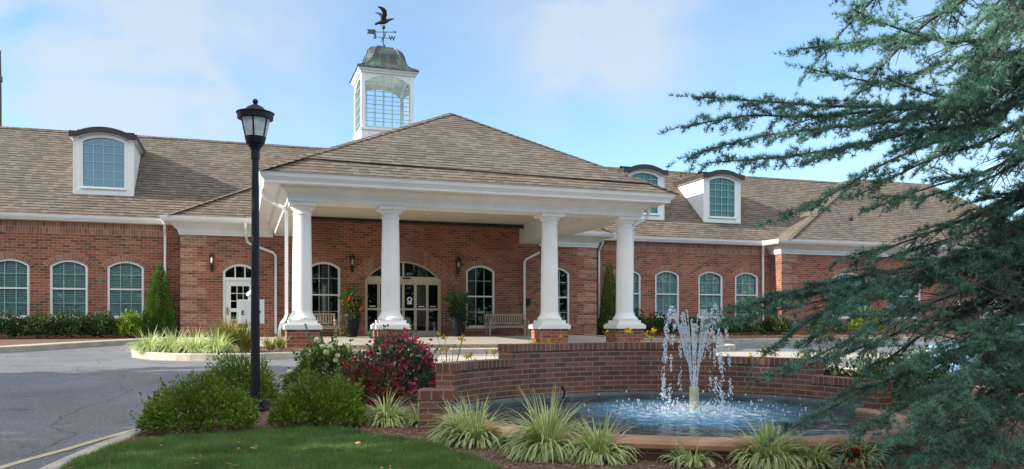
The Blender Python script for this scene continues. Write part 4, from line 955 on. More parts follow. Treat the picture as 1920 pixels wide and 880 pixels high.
def blades(name, label, cat, c, n, L, W, mat, spread=1.0, seed=0, group=None, arch_=1.0, cr=.05, stalks=None, upright=.0):
    rng = np.random.default_rng(300 + seed); t = thing(name, label, cat, c, group); K_ = 6
    a = rng.uniform(0, 2 * np.pi, n); l = L * rng.uniform(.55, 1.15, n); lean = np.clip(rng.beta(1.9, 1.25, n) * spread, .05, 1.4) * (1 - upright)
    base = np.array(c) + np.stack([np.cos(a) * cr * rng.random(n), np.sin(a) * cr * rng.random(n), np.full(n, -.01)], 1)
    dr = np.stack([np.cos(a), np.sin(a), np.zeros(n)], 1); sd_ = np.stack([-np.sin(a), np.cos(a), np.zeros(n)], 1) + rng.normal(size=(n, 3)) * .15
    V = np.zeros((n, K_ + 1, 2, 3)); pos = base.copy(); ang = np.pi / 2 - lean * .72
    for i in range(K_ + 1):
        s = i / K_; w_ = W * np.clip(min(1, .55 + 1.6 * s) * (1 - s ** 2.2), .04, 1) * np.ones(n)
        V[:, i, 0] = pos - sd_ * w_[:, None] / 2; V[:, i, 1] = pos + sd_ * w_[:, None] / 2
        pos = pos + (dr * np.cos(ang)[:, None] + np.array([0, 0, 1]) * np.sin(ang)[:, None]) * (l / K_)[:, None]; ang = ang - (lean * arch_ * (.25 + .55 * s) * rng.uniform(.7, 1.2, n))
    V[..., 2] = np.maximum(V[..., 2], c[2] + .004)
    idx = np.arange(n * (K_ + 1) * 2).reshape(n, K_ + 1, 2)
    F = np.stack([idx[:, :-1, 0], idx[:, :-1, 1], idx[:, 1:, 1], idx[:, 1:, 0]], -1).reshape(-1, 4)
    uv = np.tile(np.array([[0, 0], [1, 0], [1, 1], [0, 1]]), (len(F), 1)); fast('foliage', V.reshape(-1, 3), F, mat, t, uv=uv)
    if stalks:
        ns, h, mat_f, fs = stalks; s_ = MB(); VV = []; FF = []; o = 0
        for k in range(ns):
            aa = rng.uniform(0, 6.28); hh = h * rng.uniform(.7, 1.1); tip = Vector((c[0] + math.cos(aa) * hh * .28, c[1] + math.sin(aa) * hh * .28, c[2] + hh)); b_ = Vector((c[0] + math.cos(aa) * .04, c[1] + math.sin(aa) * .04, c[2]))
            s_.tube([b_, b_.lerp(tip, .5) + Vector((0, 0, .04)), tip], [.006, .005, .004], 5)
            for j in range(2): q = tip - Vector((0, 0, .03)); e_ = q + Vector((rng.normal() * .04, rng.normal() * .04, .06)); s_.tube([q, e_], [.007, .003], 5)
            if rng.random() < .75:
                ax = np.array([rng.normal() * .7, -.5 + rng.normal() * .4, .6]); m_ = 7; dd = ax + rng.normal(size=(m_, 3)) * .7
                v2, f2 = leaf_arr(np.repeat(np.array(tip)[None], m_, 0), dd, fs, fs * .42, rng=rng); VV.append(v2); FF.append(f2 + o); o += len(v2)
        s_.build('stalk', 'stem', t)
        if VV: fast('blossom', np.vstack(VV), np.vstack(FF), mat_f, t)
    return t
def cone_shrub(label, c, r, h, n, seed):
    rng = np.random.default_rng(seed); t = thing('conical_evergreen', label, 'shrub', c, 'clipped evergreens against the brick')
    s = 1 - np.sqrt(rng.random(n)); a = rng.uniform(0, 2 * np.pi, n)
    prof = np.clip(np.where(s < .14, .80 + s / .14 * .2, (1 - (s - .14) / .86) ** .72), .02, 1)
    k = np.array([mnoise.noise(Vector((math.cos(x) * 2.6, math.sin(x) * 2.6, y * 7 + seed))) for x, y in zip(a, s)])
    rr = r * prof * (1 + .16 * k) * (.72 + .28 * rng.random(n) ** .4)
    P = np.stack([c[0] + rr * np.cos(a), c[1] + rr * np.sin(a), c[2] + s * h], 1); D = np.stack([np.cos(a), np.sin(a), np.full(n, 1.1)], 1) + rng.normal(size=(n, 3)) * .45
    V, F = leaf_arr(P, D, .075, .032, rng=rng); fast('foliage', V, F, 'cone_leaf', t)
    m_ = MB(); m_.tube([(c[0], c[1], c[2] - .05), (c[0], c[1], c[2] + h * .9)], [.05, .01], 7); m_.build('trunk', 'bark', t)

# ------------------------------------------------------------------ planters
def planter(loc, label, plabel, lush, seed):
    t = thing('flower_pot', label, 'planter', loc, 'tall black pots by the entrance'); x, y, z = loc
    m_ = MB(); m_.lathe([(.20, z), (.215, z + .02), (.29, z + .35), (.325, z + .62), (.335, z + .80), (.325, z + .90), (.335, z + .93), (.30, z + .93), (.285, z + .86)], (x, y, 0), 30); m_.build('pot_body', 'pot', t)
    m_ = MB(); m_.lathe([(.001, z + .86), (.286, z + .86)], (x, y, 0), 24); m_.build('soil', 'mulch', t)
    rng = np.random.default_rng(seed); p = thing('potted_plant', plabel, 'plant', (x, y, z + .87))
    n = 1300 if lush else 800; c_ = np.array([x, y, z + 1.25 if lush else z + 1.12]); d = rng.normal(size=(n, 3)); d /= np.linalg.norm(d, axis=1)[:, None]
    P = c_ + d * rng.uniform(.4, 1, (n, 1)) * np.array([.40, .38, .52 if lush else .40]); V, F = leaf_arr(P, d + rng.normal(size=(n, 3)) * .6, .11, .06, rng=rng)
    n2 = 420; a = rng.uniform(0, 6.28, n2); side = -1 if lush else 1; dx = np.cos(a) * .36 + side * .06; P2 = np.stack([x + dx, y + np.sin(a) * .36, z + .95 - rng.random(n2) ** .8 * np.where(dx * side > .12, .9 if lush else .55, .25)], 1)
    v2, f2 = leaf_arr(P2, np.stack([np.cos(a), np.sin(a), np.full(n2, -.6)], 1) + rng.normal(size=(n2, 3)) * .5, .085, .055, rng=rng); fast('trailing_foliage', np.vstack([V, v2]), np.vstack([F, f2 + len(V)]), 'mixed_leaf' if lush else 'dark_leaf', p)
    VV, FF, o = [], [], 0
    L_ = [(-.5, .95, .5), (.12, 1.1, .55), (-.15, .95, .5), (.6, .45, .42), (-.62, .42, .4), (.28, .8, .4), (-.3, .6, .42)] if lush else [(-.5, .75, .55), (.05, .95, .55), (.5, .7, .6), (.75, .42, .5), (-.7, .42, .45), (.3, .85, .4), (-.2, .8, .4), (.9, .1, .4)]
    for dx, dz, ln in L_:
        b_ = Vector((x + dx * .3, y + rng.normal() * .1, z + 1.45)); dr_ = Vector((dx, rng.normal() * .3, dz)).normalized(); sdv = dr_.cross(Vector((0, 1, 0))).normalized(); prev = None
        for i in range(7):
            s = i / 6; q = b_ + dr_ * ln * s * 1.15 + Vector((0, 0, -.28 * s * s * abs(dx))); w_ = .085 * math.sin(math.pi * (.08 + .9 * s)) + .005
            VV += [q - sdv * w_ + Vector((0, -.02, 0)), q + sdv * w_ + Vector((0, -.02, 0))]
            if i: FF.append((o - 2, o - 1, o + 1, o))
            o += 2
    fast('large_leaf', np.array([tuple(v) for v in VV]), np.array(FF), 'canna', p)
    m_ = MB()
    for k in range(5): a = k * 1.25; m_.tube([(x + .08 * math.cos(a), y + .08 * math.sin(a), z + .85), (x + .14 * math.cos(a), y + .1 * math.sin(a), z + 1.5)], .012, 5)
    m_.build('stalk', 'stem', p)
    if lush:
        VV, FF, o = [], [], 0
        for dx, dz in ((-.2, 1.40), (-.14, 1.5), (.0, 1.30), (.30, 1.06), (.34, 1.14)):
            m2 = 12; q = np.array([x + dx, y - .38, z + dz]); ax = np.array([0, -.6, .3]); v2, f2 = leaf_arr(np.repeat(q[None], m2, 0), ax + rng.normal(size=(m2, 3)) * .7, .075, .055, rng=rng); VV.append(v2); FF.append(f2 + o); o += len(v2)
        fast('blossom', np.vstack(VV), np.vstack(FF), 'coral', p)
planter((4.17, 32.5, .635), 'tall black pot left of the entrance under a trailing flowering plant', 'potted plant with broad green leaves and coral flowers left of the entrance', True, 21)
planter((8.52, 32.5, .635), 'tall black pot right of the entrance beside the arched window', 'dark spiky potted plant without flowers right of the entrance', False, 22)

# ------------------------------------------------------------------ street lamp
LX, LY, LZ = .18, 10.95, G(0, 10.95)
t = thing('street_lamp', 'tall black lamp post with glass lantern standing between round green shrubs', 'street lamp', (LX, LY, LZ))
m_ = MB(); m_.lathe([(.17, LZ), (.17, LZ + .035), (.105, LZ + .05), (.10, LZ + .12), (.075, LZ + .16)], (LX, LY, 0), 20)
for a in range(4): m_.lathe([(.014, LZ + .035), (.014, LZ + .07), (.001, LZ + .075)], (LX + .13 * math.cos(a * 1.57 + .78), LY + .13 * math.sin(a * 1.57 + .78), 0), 6)
m_.build('base', 'black_metal', t)
TOPZ = LZ + 3.26                                   # top of the pole
m_ = MB(); m_.lathe([(.058, LZ + .1), (.056, LZ + 1.2), (.043, TOPZ), (.001, TOPZ)], (LX, LY, 0), 24); m_.build('pole', 'black_metal', t)
m_ = MB(); z = TOPZ - .02; m_.lathe([(.055, z), (.055, z + .12), (.066, z + .125), (.07, z + .15), (.088, z + .165), (.092, z + .185), (.112, z + .20), (.116, z + .21), (.134, z + .285), (.11, z + .285)], (LX, LY, 0), 24); m_.build('lantern_seat', 'black_metal', t)
gz0, gz1 = z + .285, z + .52
m_ = MB(); m_.lathe([(.128, gz0), (.18, gz1)], (LX, LY, 0), 32); m_.build('lantern_glass', 'glass_lamp', t)
m_ = MB()
for k in range(6):
    a = k * math.pi / 3 + .35; m_.bar((LX + .131 * math.cos(a), LY + .131 * math.sin(a), gz0), (LX + .184 * math.cos(a), LY + .184 * math.sin(a), gz1), .018, .012)
m_.build('lantern_rib', 'black_metal', t)
m_ = MB(); m_.lathe([(.18, gz1 - .008), (.222, gz1 - .004), (.226, gz1 + .055), (.24, gz1 + .068), (.237, gz1 + .076), (.15, gz1 + .088), (.135, gz1 + .11), (.10, gz1 + .148), (.05, gz1 + .175), (.030, gz1 + .182), (.025, gz1 + .192)], (LX, LY, 0), 32); m_.ball((LX, LY, gz1 + .222), .036, 14); m_.build('lantern_cap', 'black_metal', t)

# white post sign standing behind the lamp
t = thing('post_sign', 'small white sign board with dark letters on post behind the lamp', 'sign', (.27, 24.2, .45)); x, y, z = t.location
m_ = MB(); m_.box(x - .07, y - .07, z, x + .07, y + .07, z + 1.5); m_.lathe([(.10, z + 1.5), (.12, z + 1.53), (.12, z + 1.56), (.08, z + 1.62), (.001, z + 1.67)], (x, y, 0), 14); m_.build('post', 'white', t)
m_ = MB(); m_.box(x - .37, y - .10, z + .72, x + .37, y - .072, z + 1.40); m_.box(x - .28, y - .112, z + .76, x + .28, y - .101, z + 1.36); m_.build('board', 'white', t)
for ch, dx in (('E', -.21), ('P', .23)):
    letter('sign_letter', ch, .16, .003, t, (dx, -.116, 1.02), (R(90), 0, 0), 'bronze')

# ------------------------------------------------------------------ fountain
FX, FY = 4.60, 8.05
OUT = [(2.20, 8.80), (2.62, 9.33), (3.30, 9.80), (4.1, 10.10), (4.95, 10.22), (5.75, 10.03), (6.42, 9.50), (6.82, 8.75), (6.95, 8.0), (6.72, 7.0), (6.0, 6.2), (5.1, 5.83), (4.33, 5.90), (3.57, 6.27), (2.72, 6.98), (2.42, 7.62), (2.25, 8.2)]
_a = np.unwrap(np.array([math.atan2(y - FY, x - FX) for x, y in OUT])); _r = np.array([math.hypot(x - FX, y - FY) for x, y in OUT]); _o = np.argsort(np.mod(_a, 2 * np.pi)); _aa = np.mod(_a, 2 * np.pi)[_o]; _rr = _r[_o]
_ag = np.linspace(0, 2 * np.pi, 361)[:-1]; _rg = np.interp(_ag, np.concatenate([_aa - 2 * np.pi, _aa, _aa + 2 * np.pi]), np.tile(_rr, 3))
for _ in range(60): _rg = (np.roll(_rg, 1) + 2 * _rg + np.roll(_rg, -1)) / 4
def prad(a): return float(np.interp(np.mod(a, 2 * np.pi), np.concatenate([_ag, [2 * np.pi]]), np.concatenate([_rg, _rg[:1]])))
def pool_pt(deg, off=0.0): a = R(deg); r_ = prad(a) + off; return (FX + r_ * math.cos(a), FY + r_ * math.sin(a))
def arcp(off, a0, a1, k=60): return [pool_pt(a0 + (a1 - a0) * i / k, off) for i in range(k + 1)]
t = thing('fountain_pool', 'round sunken fountain pool with tan rim in front of the brick wall', 'fountain pool', (FX, FY, 0))
ringp = arcp(0, 0, 360, 120)[:-1]
m_ = MB(); m_.sweep(arcp(0, 166, 352, 90), [(.02, .098), (.10, .10), (.135, .12), (.14, .155), (.115, .185), (.07, .20), (-.09, .20), (-.125, .18), (-.13, .12)], side=1, smooth=True); m_.build('rim', 'tan_coping', t)
m_ = MB(); m_.sweep(arcp(0, 166, 352, 90), [(.04, -.2), (.04, .097)], side=1, caps=False); m_.build('brick_base', 'brick_garden', t)
m_ = MB(); m_.sweep(ringp, [(-.12, .17), (-.12, -.4), (-1.9, -.4)], closed=True, side=1); m_.build('basin', 'tile', t)
m_ = MB(); m_.sweep(arcp(.02, -8, 166, 80), [(-.16, .09), (-.15, .20), (-.03, .205), (0, .235), (.05, .235)], side=1, smooth=False); m_.build('liner_ledge', 'tile', t)
# water surface with waves round the standpipe
JX, JY = 5.06, 8.37
nr_, na = 80, 180; AAm = np.linspace(0, 2 * np.pi, na, endpoint=False); RB = np.array([prad(a) for a in AAm]) - .115
X = FX + np.linspace(.004, 1, nr_)[:, None] * (RB * np.cos(AAm))[None]; Y = FY + np.linspace(.004, 1, nr_)[:, None] * (RB * np.sin(AAm))[None]; RJ = np.hypot(X - JX, Y - JY)
Zm = .160 + .010 * np.sin(RJ * 24) * np.exp(-RJ * 1.1)
for i in range(nr_):
    for j in range(na):
        v = Vector((X[i, j] * 3.2, Y[i, j] * 3.2, .3)); Zm[i, j] += (.015 * mnoise.noise(v) + .014 * mnoise.noise(v * 2.7)) * (.25 + 1.0 * math.exp(-max(0, RJ[i, j] - .5) * 1.3))
V = np.stack([X - JX, Y - JY, Zm], -1).reshape(-1, 3); idx = np.arange(nr_ * na).reshape(nr_, na); nx = np.roll(idx, -1, 1)
F = np.stack([idx[:-1], idx[1:], nx[1:], nx[:-1]], -1).reshape(-1, 4)
wo = fast('water', V, F, 'water', None, local=True, smooth=True); wo.location = (JX, JY, 0); wo['kind'] = 'structure'
# jets
t = thing('fountain_jet', 'cream standpipe spraying arching jets of water in the pool', 'fountain', (JX, JY, .1))
m_ = MB(); m_.lathe([(.055, -.2), (.055, .43), (.051, .445), (.04, .445), (.001, .43)], (JX, JY, 0), 20); m_.build('standpipe', 'pipe', t)
rng = np.random.default_rng(5); drops = []
def jet(a, out, vz, n_, base, lo=0.0, hi=1.0, scat=.012):
    T = (vz + math.sqrt(vz * vz + 2 * 9.8 * .33)) / 9.8; vx, vy = out * math.cos(a), out * math.sin(a); ph = rng.uniform(0, 6)
    for tt in np.sort(rng.uniform(lo * T, hi * T, n_)):
        u = tt / T; dg = (1 - math.exp(-2.0 * tt)) / 2.0; q = np.array([JX + .03 * math.cos(a) + vx * dg, JY + .03 * math.sin(a) + vy * dg, .44 + vz * tt - 4.9 * tt * tt]) + rng.normal(size=3) * (.0025 + scat * u)
        if u > .35 and math.sin(tt * 60 + ph) < -.35: continue
        drops.append((q, np.array([vx, vy, vz - 9.8 * tt]), rng.uniform(.4, 1.0) * base * (.75 + .5 * u)))
for k in range(18):
    a = k / 18 * 2 * math.pi + rng.normal() * .08; jet(a, rng.uniform(.30, .72), rng.uniform(3.7, 4.25), 280, .0058, 0, .50, .004)
for a, out, vz in ((3.0, .88, 4.2), (3.25, .98, 4.05), (2.8, .80, 4.3), (3.4, .92, 3.85), (.1, .95, 4.35), (-.25, 1.0, 4.1), (.5, .85, 4.2), (-1.2, .70, 4.0), (-2.1, .66, 3.8), (1.6, .7, 4.1), (.25, 1.05, 3.9), (-.7, .7, 4.25)):
    jet(a, out, vz, 420, .0072, .1, 1.0, .011)
oct_v = np.array([(1, 0, 0), (0, 1, 0), (-1, 0, 0), (0, -1, 0), (0, 0, 2.4), (0, 0, -2.4)]); oct_f = np.array([(0, 1, 4), (1, 2, 4), (2, 3, 4), (3, 0, 4), (1, 0, 5), (2, 1, 5), (3, 2, 5), (0, 3, 5)])
VV, FF = [], []
for i, (q, vel, r_) in enumerate(drops):
    d = vel / (np.linalg.norm(vel) + 1e-6); a = np.cross(d, [.3, 1, .2]); a /= np.linalg.norm(a); b_ = np.cross(d, a)
    VV.append(q + (oct_v[:, :1] * a + oct_v[:, 1:2] * b_ + oct_v[:, 2:] * d) * r_); FF.append(oct_f + 6 * i)
fast('water_spray', np.vstack(VV), np.vstack(FF), 'drop', t, smooth=True)
VV, FF = [], []
for i in range(420):
    a = rng.uniform(0, 6.28); r0 = abs(rng.normal()) * .55 + .1; q = np.array([JX + r0 * math.cos(a), JY + r0 * math.sin(a), .17 + rng.exponential(.035)]); VV.append(q + oct_v * [1, 1, .6] * rng.uniform(.005, .016)); FF.append(oct_f + 6 * i)
fast('splash', np.vstack(VV), np.vstack(FF), 'drop', t, smooth=True)['kind'] = 'stuff'
# spout pipe on the liner
t = thing('spout_pipe', 'small dark spout pipe at the foot of the fountain wall', 'pipe', (4.05, 9.93, .20))
m_ = MB(); x, y, z = t.location; m_.tube([(x, y + .06, z), (x, y, z + .03), (x - .01, y - .03, z + .10), (x - .05, y - .06, z + .14)], .012, 6); m_.tube([(x, y, z + .03), (x + .10, y - .06, z - .06)], .008, 5); m_.ball((x - .05, y - .06, z + .15), .022, 8); m_.build('spout', 'bronze', t)

# brick wall round the back of the pool, stepped down towards its ends
t = thing('garden_wall', 'curved brick wall round the back of the fountain, stepped at both ends', 'wall', (FX, FY, 0))
ri, ro = .03, .25
def wallarc(r0, r1, a0, a1, ztop, nm, cap_over=.012):
    k = max(4, int(abs(a1 - a0) / 1.5)); r0, r1 = r0, r1; m2 = MB(); pi_ = arcp(r0, a0, a1, k); po = arcp(r1, a0, a1, k); L0 = 0; zc = ztop - .095
    for (p, q, p2, q2) in zip(pi_, pi_[1:], po, po[1:]):
        L1 = L0 + math.hypot(q[0] - p[0], q[1] - p[1])
        m2.face([(*q, -.3), (*p, -.3), (*p, zc), (*q, zc)], [(L1, -.3), (L0, -.3), (L0, zc), (L1, zc)]); m2.face([(*p2, -.3), (*q2, -.3), (*q2, zc), (*p2, zc)], [(L0, -.3), (L1, -.3), (L1, zc), (L0, zc)]); L0 = L1
    for p, q, s_ in ((pi_[0], po[0], 1), (pi_[-1], po[-1], 0)):
        v = [(*p, -.3), (*q, -.3), (*q, zc), (*p, zc)]; m2.face(v if s_ else v[::-1])
    m2.build(nm, 'brick_garden', t)
    m2 = MB(); c0, c1 = arcp(r0 - cap_over, a0, a1, k), arcp(r1 + cap_over, a0, a1, k); L0 = 0
    for (p, q, p2, q2) in zip(c0, c0[1:], c1, c1[1:]):
        L1 = L0 + math.hypot(q[0] - p[0], q[1] - p[1]); D_ = r1 - r0
        m2.face([(*q, zc + .001), (*p, zc + .001), (*p, ztop), (*q, ztop)], [(L1, 0.02), (L0, 0.02), (L0, .115), (L1, .115)]); m2.face([(*p2, zc + .001), (*q2, zc + .001), (*q2, ztop), (*p2, ztop)], [(L0, 0.02), (L1, 0.02), (L1, .115), (L0, .115)])
        m2.face([(*p, ztop), (*p2, ztop), (*q2, ztop), (*q, ztop)], [(L0, .005), (L0, .245), (L1, .245), (L1, .005)]); m2.face([(*p, zc + .001), (*q, zc + .001), (*q2, zc + .001), (*p2, zc + .001)]); L0 = L1
    for p, q, s_ in ((c0[0], c1[0], 1), (c0[-1], c1[-1], 0)):
        v = [(*p, zc + .001), (*q, zc + .001), (*q, ztop), (*p, ztop)]; m2.face(v if s_ else v[::-1], [(0, .02), (.24, .02), (.24, .115), (0, .115)])
    m2.build('wall_cap', 'brick_cap', t)
wallarc(ri, ro, 47, 126, .92, 'wall_body')
wallarc(ri, ro, 126.05, 156.5, .73, 'wall_body'); wallarc(ri, ro, 13, 46.95, .73, 'wall_body')
wallarc(ri - .02, ro + .12, 156.55, 166, .45, 'end_pier', .02); wallarc(ri, ro, -12, 12.95, .52, 'wall_body')

# ------------------------------------------------------------------ shrubs and flowers round the lamp
gb = 'rounded green shrubs round the lamp post'
shrub('round_shrub', 'bright green mounded shrub in front and left of the lamp post', 'shrub', (-.40, 9.45, 0), (.60, .50, .60), 10000, .048, .021, 'box', 1, .17, .5, gb, sprig=22)
shrub('round_shrub', 'bright green shrub directly behind the lamp post by the kerb', 'shrub', (-.02, 11.5, .07), (.52, .45, .66), 7000, .050, .021, 'box', 2, .16, .6, gb, sprig=22)
shrub('round_shrub', 'bright green mounded shrub right of the lamp post, next to the pale grass clumps', 'shrub', (.86, 9.50, 0), (.56, .48, .58), 9500, .048, .021, 'box', 3, .17, .5, gb, sprig=18)
shrub('rose_bush', 'light green rose bush with white blooms behind the round shrubs', 'rose bush', (1.22, 12.2, .11), (.52, .45, .84), 3600, .075, .045, 'rose_leaf_light', 4, .24, .3, 'rose bushes', flowers=('whitep', 15, .09, 2), sprig=8)
shrub('rose_bush', 'low rose bush with reddish leaves and dark red blooms', 'rose bush', (1.56, 11.05, .07), (.46, .42, .62), 2800, .055, .034, 'rose_leaf_red', 5, .22, .3, 'rose bushes', flowers=('redp', 70, .036, 3), sprig=8)
shrub('rose_bush', 'large rose bush covered in pink blooms beside the brick wall end', 'rose bush', (2.18, 11.55, .08), (.60, .50, .92), 4600, .065, .040, 'rose_leaf', 6, .22, .3, 'rose bushes', flowers=('pink', 120, .046, 3), sprig=10)
gl = 'pale striped grass clumps along the fountain rim'
LIR = [(1.62, 9.5, 260, .40, 'pale striped grass clump nearest the round shrub, leftmost of the fountain row'), (2.0, 9.3, 130, .30, 'small pale grass clump in front of the low wall pier'), (2.12, 8.0, 240, .42, 'pale spreading grass clump third from the round shrub, just right of the small one'),
       (2.50, 7.75, 260, .46, 'tall pale grass clump in front of the dark left end of the water'), (2.90, 7.0, 430, .56, 'largest pale grass clump, middle of the fountain row'), (3.33, 6.82, 240, .42, 'pale grass clump pressed against the right of the largest clump'),
       (3.79, 6.40, 90, .27, 'small sparse grass clump by the dark stone at the tan rim'), (4.28, 6.22, 300, .42, 'pale grass clump in front of the tan rim, below the fountain jet'), (4.56, 6.15, 120, .30, 'thin pale grass clump leaning right from the one below the jet'), (4.95, 5.93, 120, .30, 'small pale grass clump beside the red flower under the cedar')]
for i, (x, y, n, L, lb_) in enumerate(LIR):
    a = math.atan2(y - FY, x - FX); r_ = max(math.hypot(x - FX, y - FY), prad(a) + .17); x, y = FX + r_ * math.cos(a), FY + r_ * math.sin(a)
    blades('grass_clump', lb_, 'grass clump', (x, y, G(x, y)), int(n * 1.75), L * 1.08, .023, 'liriope', 1.45, i, gl, cr=.10, arch_=1.25)
gi = 'pale grass clumps on the island bed'
for i, (x, y, lb_) in enumerate([(-2.1, 21.9, 'pale grass clump at the rounded left tip of the island bed'), (-1.55, 21.6, 'second pale grass clump from the left tip of the island'), (-1.05, 21.2, 'pale grass clump in the middle of the island row'), (-.55, 21.0, 'pale grass clump next to the orange tinged daylilies on the island')]):
    blades('grass_clump', lb_, 'grass clump', (x, y, G(x, y) + .02), 420, .66, .024, 'liriope', 1.25, 20 + i, gi, cr=.22, arch_=1.3)
gd = 'daylilies'
for i, (x, y, L, n, st, lb_) in enumerate([(-.30, 21.9, .95, 420, None, 'leafy orange tinged daylily clump left of the lamp post on the island'), (.10, 21.7, .85, 300, None, 'leafy daylily clump on the island hidden partly by the lamp post'), (.75, 22.8, .55, 70, None, 'sparse daylily on the island just left of the first column'), (1.05, 23.2, .5, 60, None, 'thin dry daylily touching the first column plinth'),
        (3.15, 12.6, .55, 130, (7, .85, 'yellow', .085), 'yellow daylily with tall stalks behind the low wall, leftmost'), (3.55, 12.35, .5, 120, (5, .62, 'yellow', .085), 'yellow daylily second from the pink rose bush'), (3.95, 12.2, .5, 110, (5, .58, 'yellow', .085), 'yellow daylily in the middle behind the low wall'), (4.12, 11.9, .55, 130, (8, .72, 'yellow', .085), 'yellow daylily where the brick wall steps up'),
        (4.9, 12.3, .40, 40, (3, .80, 'yellow', .075), 'orange budded daylily above the high wall near the third column'), (6.15, 12.6, .40, 40, (3, .86, 'yellow', .075), 'small yellow daylily behind the high wall near the fourth column'), (6.55, 12.5, .5, 60, (9, .90, 'yellow', .085), 'yellow daylily in front of the rightmost column plinth'), (7.5, 12.3, .45, 50, (6, .82, 'yellow', .085), 'yellow daylily behind the fountain spray'), (8.2, 11.6, .45, 50, (5, .72, 'yellow', .08), 'yellow daylily right of the spray behind the lower wall'), (8.9, 11.2, .4, 40, (3, .62, 'yellow', .08), 'single yellow daylily beside the cedar branch')]):
    blades('daylily', lb_, 'daylily', (x, y, G(x, y)), n, L, .022 if y < 20 else .03, 'daylily' if y > 20 else 'stem', .75, 40 + i, gd, cr=.10, stalks=st, arch_=.75)
shrub('red_flower', 'small dark red flower low in the mulch at bottom right', 'flower', (4.93, 5.62, 0), (.10, .10, .15), 60, .05, .03, 'rose_leaf', 60, .2, flowers=('redp', 7, .055, 2))
t = thing('garden_stone', 'flat dark stone lying in the mulch before the tan rim', 'stone', (3.58, 6.42, .0)); m_ = MB(); m_.lathe([(.001, -.02), (.15, -.02), (.17, .02), (.13, .055), (.001, .06)], (3.58, 6.42, 0), 9, smooth=False); m_.build('stone_body', 'stone', t)

# shrubs and clipped evergreens along the wings
gh = 'dark shrubs along the wings'
for i, (x, y, r, h, lb_) in enumerate([(-8.3, 33.4, 1.1, .95, 'dark hedge shrub at the left picture edge under the windows'), (-7.0, 33.5, 1.0, .85, 'low dark hedge shrub under the second left window, left half'), (-5.9, 33.6, 1.0, .92, 'dark hedge shrub under the second left window, right half'), (-4.9, 33.6, .85, .9, 'dark hedge shrub under the third left window'), (-3.95, 33.5, .55, .95, 'round brighter shrub next to the clipped conifer on the left'), (-9.8, 33.4, 1.1, .9, 'dark hedge shrub beyond the left picture edge'),
        (16.9, 33.3, .75, 1.15, 'round dark shrub right of the rightmost column'), (18.2, 33.2, .8, .95, 'dark leafy shrub under the first right window'), (20.0, 33.4, .9, .85, 'dark shrub behind the fountain spray'), (21.6, 33.2, .9, .9, 'dark shrub right of the spray under the third right window'), (23.0, 33.2, .9, .85, 'dark shrub under the rightmost wing window'), (24.6, 33.2, .8, .95, 'dark shrub below the right wing downspout'), (27.0, 32.6, 1.0, 1.0, 'dark shrub in front of the far right block'), (29.5, 32.6, 1.0, 1.3, 'taller yellowish shrub in front of the far right block')]):
    shrub('hedge_shrub', lb_, 'shrub', (x, y, G(x, y)), (r, .6, h), 2600, .11, .06, 'dark_leaf' if i not in (4, 13) else 'box', 70 + i, .18, .4, gh, sprig=6)
for i, (x, y, r, h, lb_) in enumerate([(7.75, 9.6, .45, .62, 'dark leafy shrub close behind the low right end of the fountain wall'), (8.6, 9.3, .55, .75, 'broad dark shrub under the cedar right of the low wall end'), (7.35, 10.5, .45, .60, 'dark shrub behind the step of the right fountain wall'), (9.6, 9.6, .6, .8, 'dark shrub deepest under the cedar beside the drive')]):
    shrub('dark_shrub', lb_, 'shrub', (x, y, G(x, y)), (r, .42, h), 2200, .075, .042, 'dark_leaf', 120 + i, .22, .4, 'dark shrubs right of the fountain', sprig=6)
cone_shrub('tall clipped green cone evergreen left of the projecting brick corner', (-2.98, 34.05, .6), .62, 2.95, 17000, 31)
cone_shrub('slim dark cone evergreen half hidden behind the rightmost column', (16.05, 33.9, .6), .48, 3.5, 11000, 32)

# ------------------------------------------------------------------ lawn, mulch chips, fallen leaves
def in_poly(P, poly):
    x, y = P[:, 0], P[:, 1]; r_ = np.zeros(len(P), bool); q = np.array([(p[0], p[1]) for p in poly]); j = len(q) - 1
    for i in range(len(q)):
        c_ = ((q[i, 1] > y) != (q[j, 1] > y)) & (x < (q[j, 0] - q[i, 0]) * (y - q[i, 1]) / (q[j, 1] - q[i, 1] + 1e-9) + q[i, 0]); r_ ^= c_; j = i
    return r_
rng = np.random.default_rng(9); N = 330000; P = np.stack([rng.uniform(-1.7, 2.4, N), rng.uniform(4.8, 9.4, N)], 1); P = P[in_poly(P, lawn_poly)]; n = len(P)
pat = np.array([mnoise.noise(Vector((p[0] * 2.2, p[1] * 2.2, 0))) + .7 * mnoise.noise(Vector((p[0] * 7, p[1] * 7, 4))) for p in P]); hgt = np.clip(rng.normal(.046, .014, n) * (1 + .45 * pat), .014, .10); a = rng.uniform(0, 6.28, n); b0 = np.stack([P[:, 0], P[:, 1], Gv(P[:, 1]) + .008], 1); sv = np.stack([np.cos(a), np.sin(a), np.zeros(n)], 1) * .0036
tip = b0 + np.stack([rng.normal(0, .018, n), rng.normal(0, .018, n), hgt], 1)
fast('lawn_grass', np.stack([b0 - sv, b0 + sv, tip], 1).reshape(-1, 3), np.arange(3 * n).reshape(n, 3), 'grass')['kind'] = 'stuff'
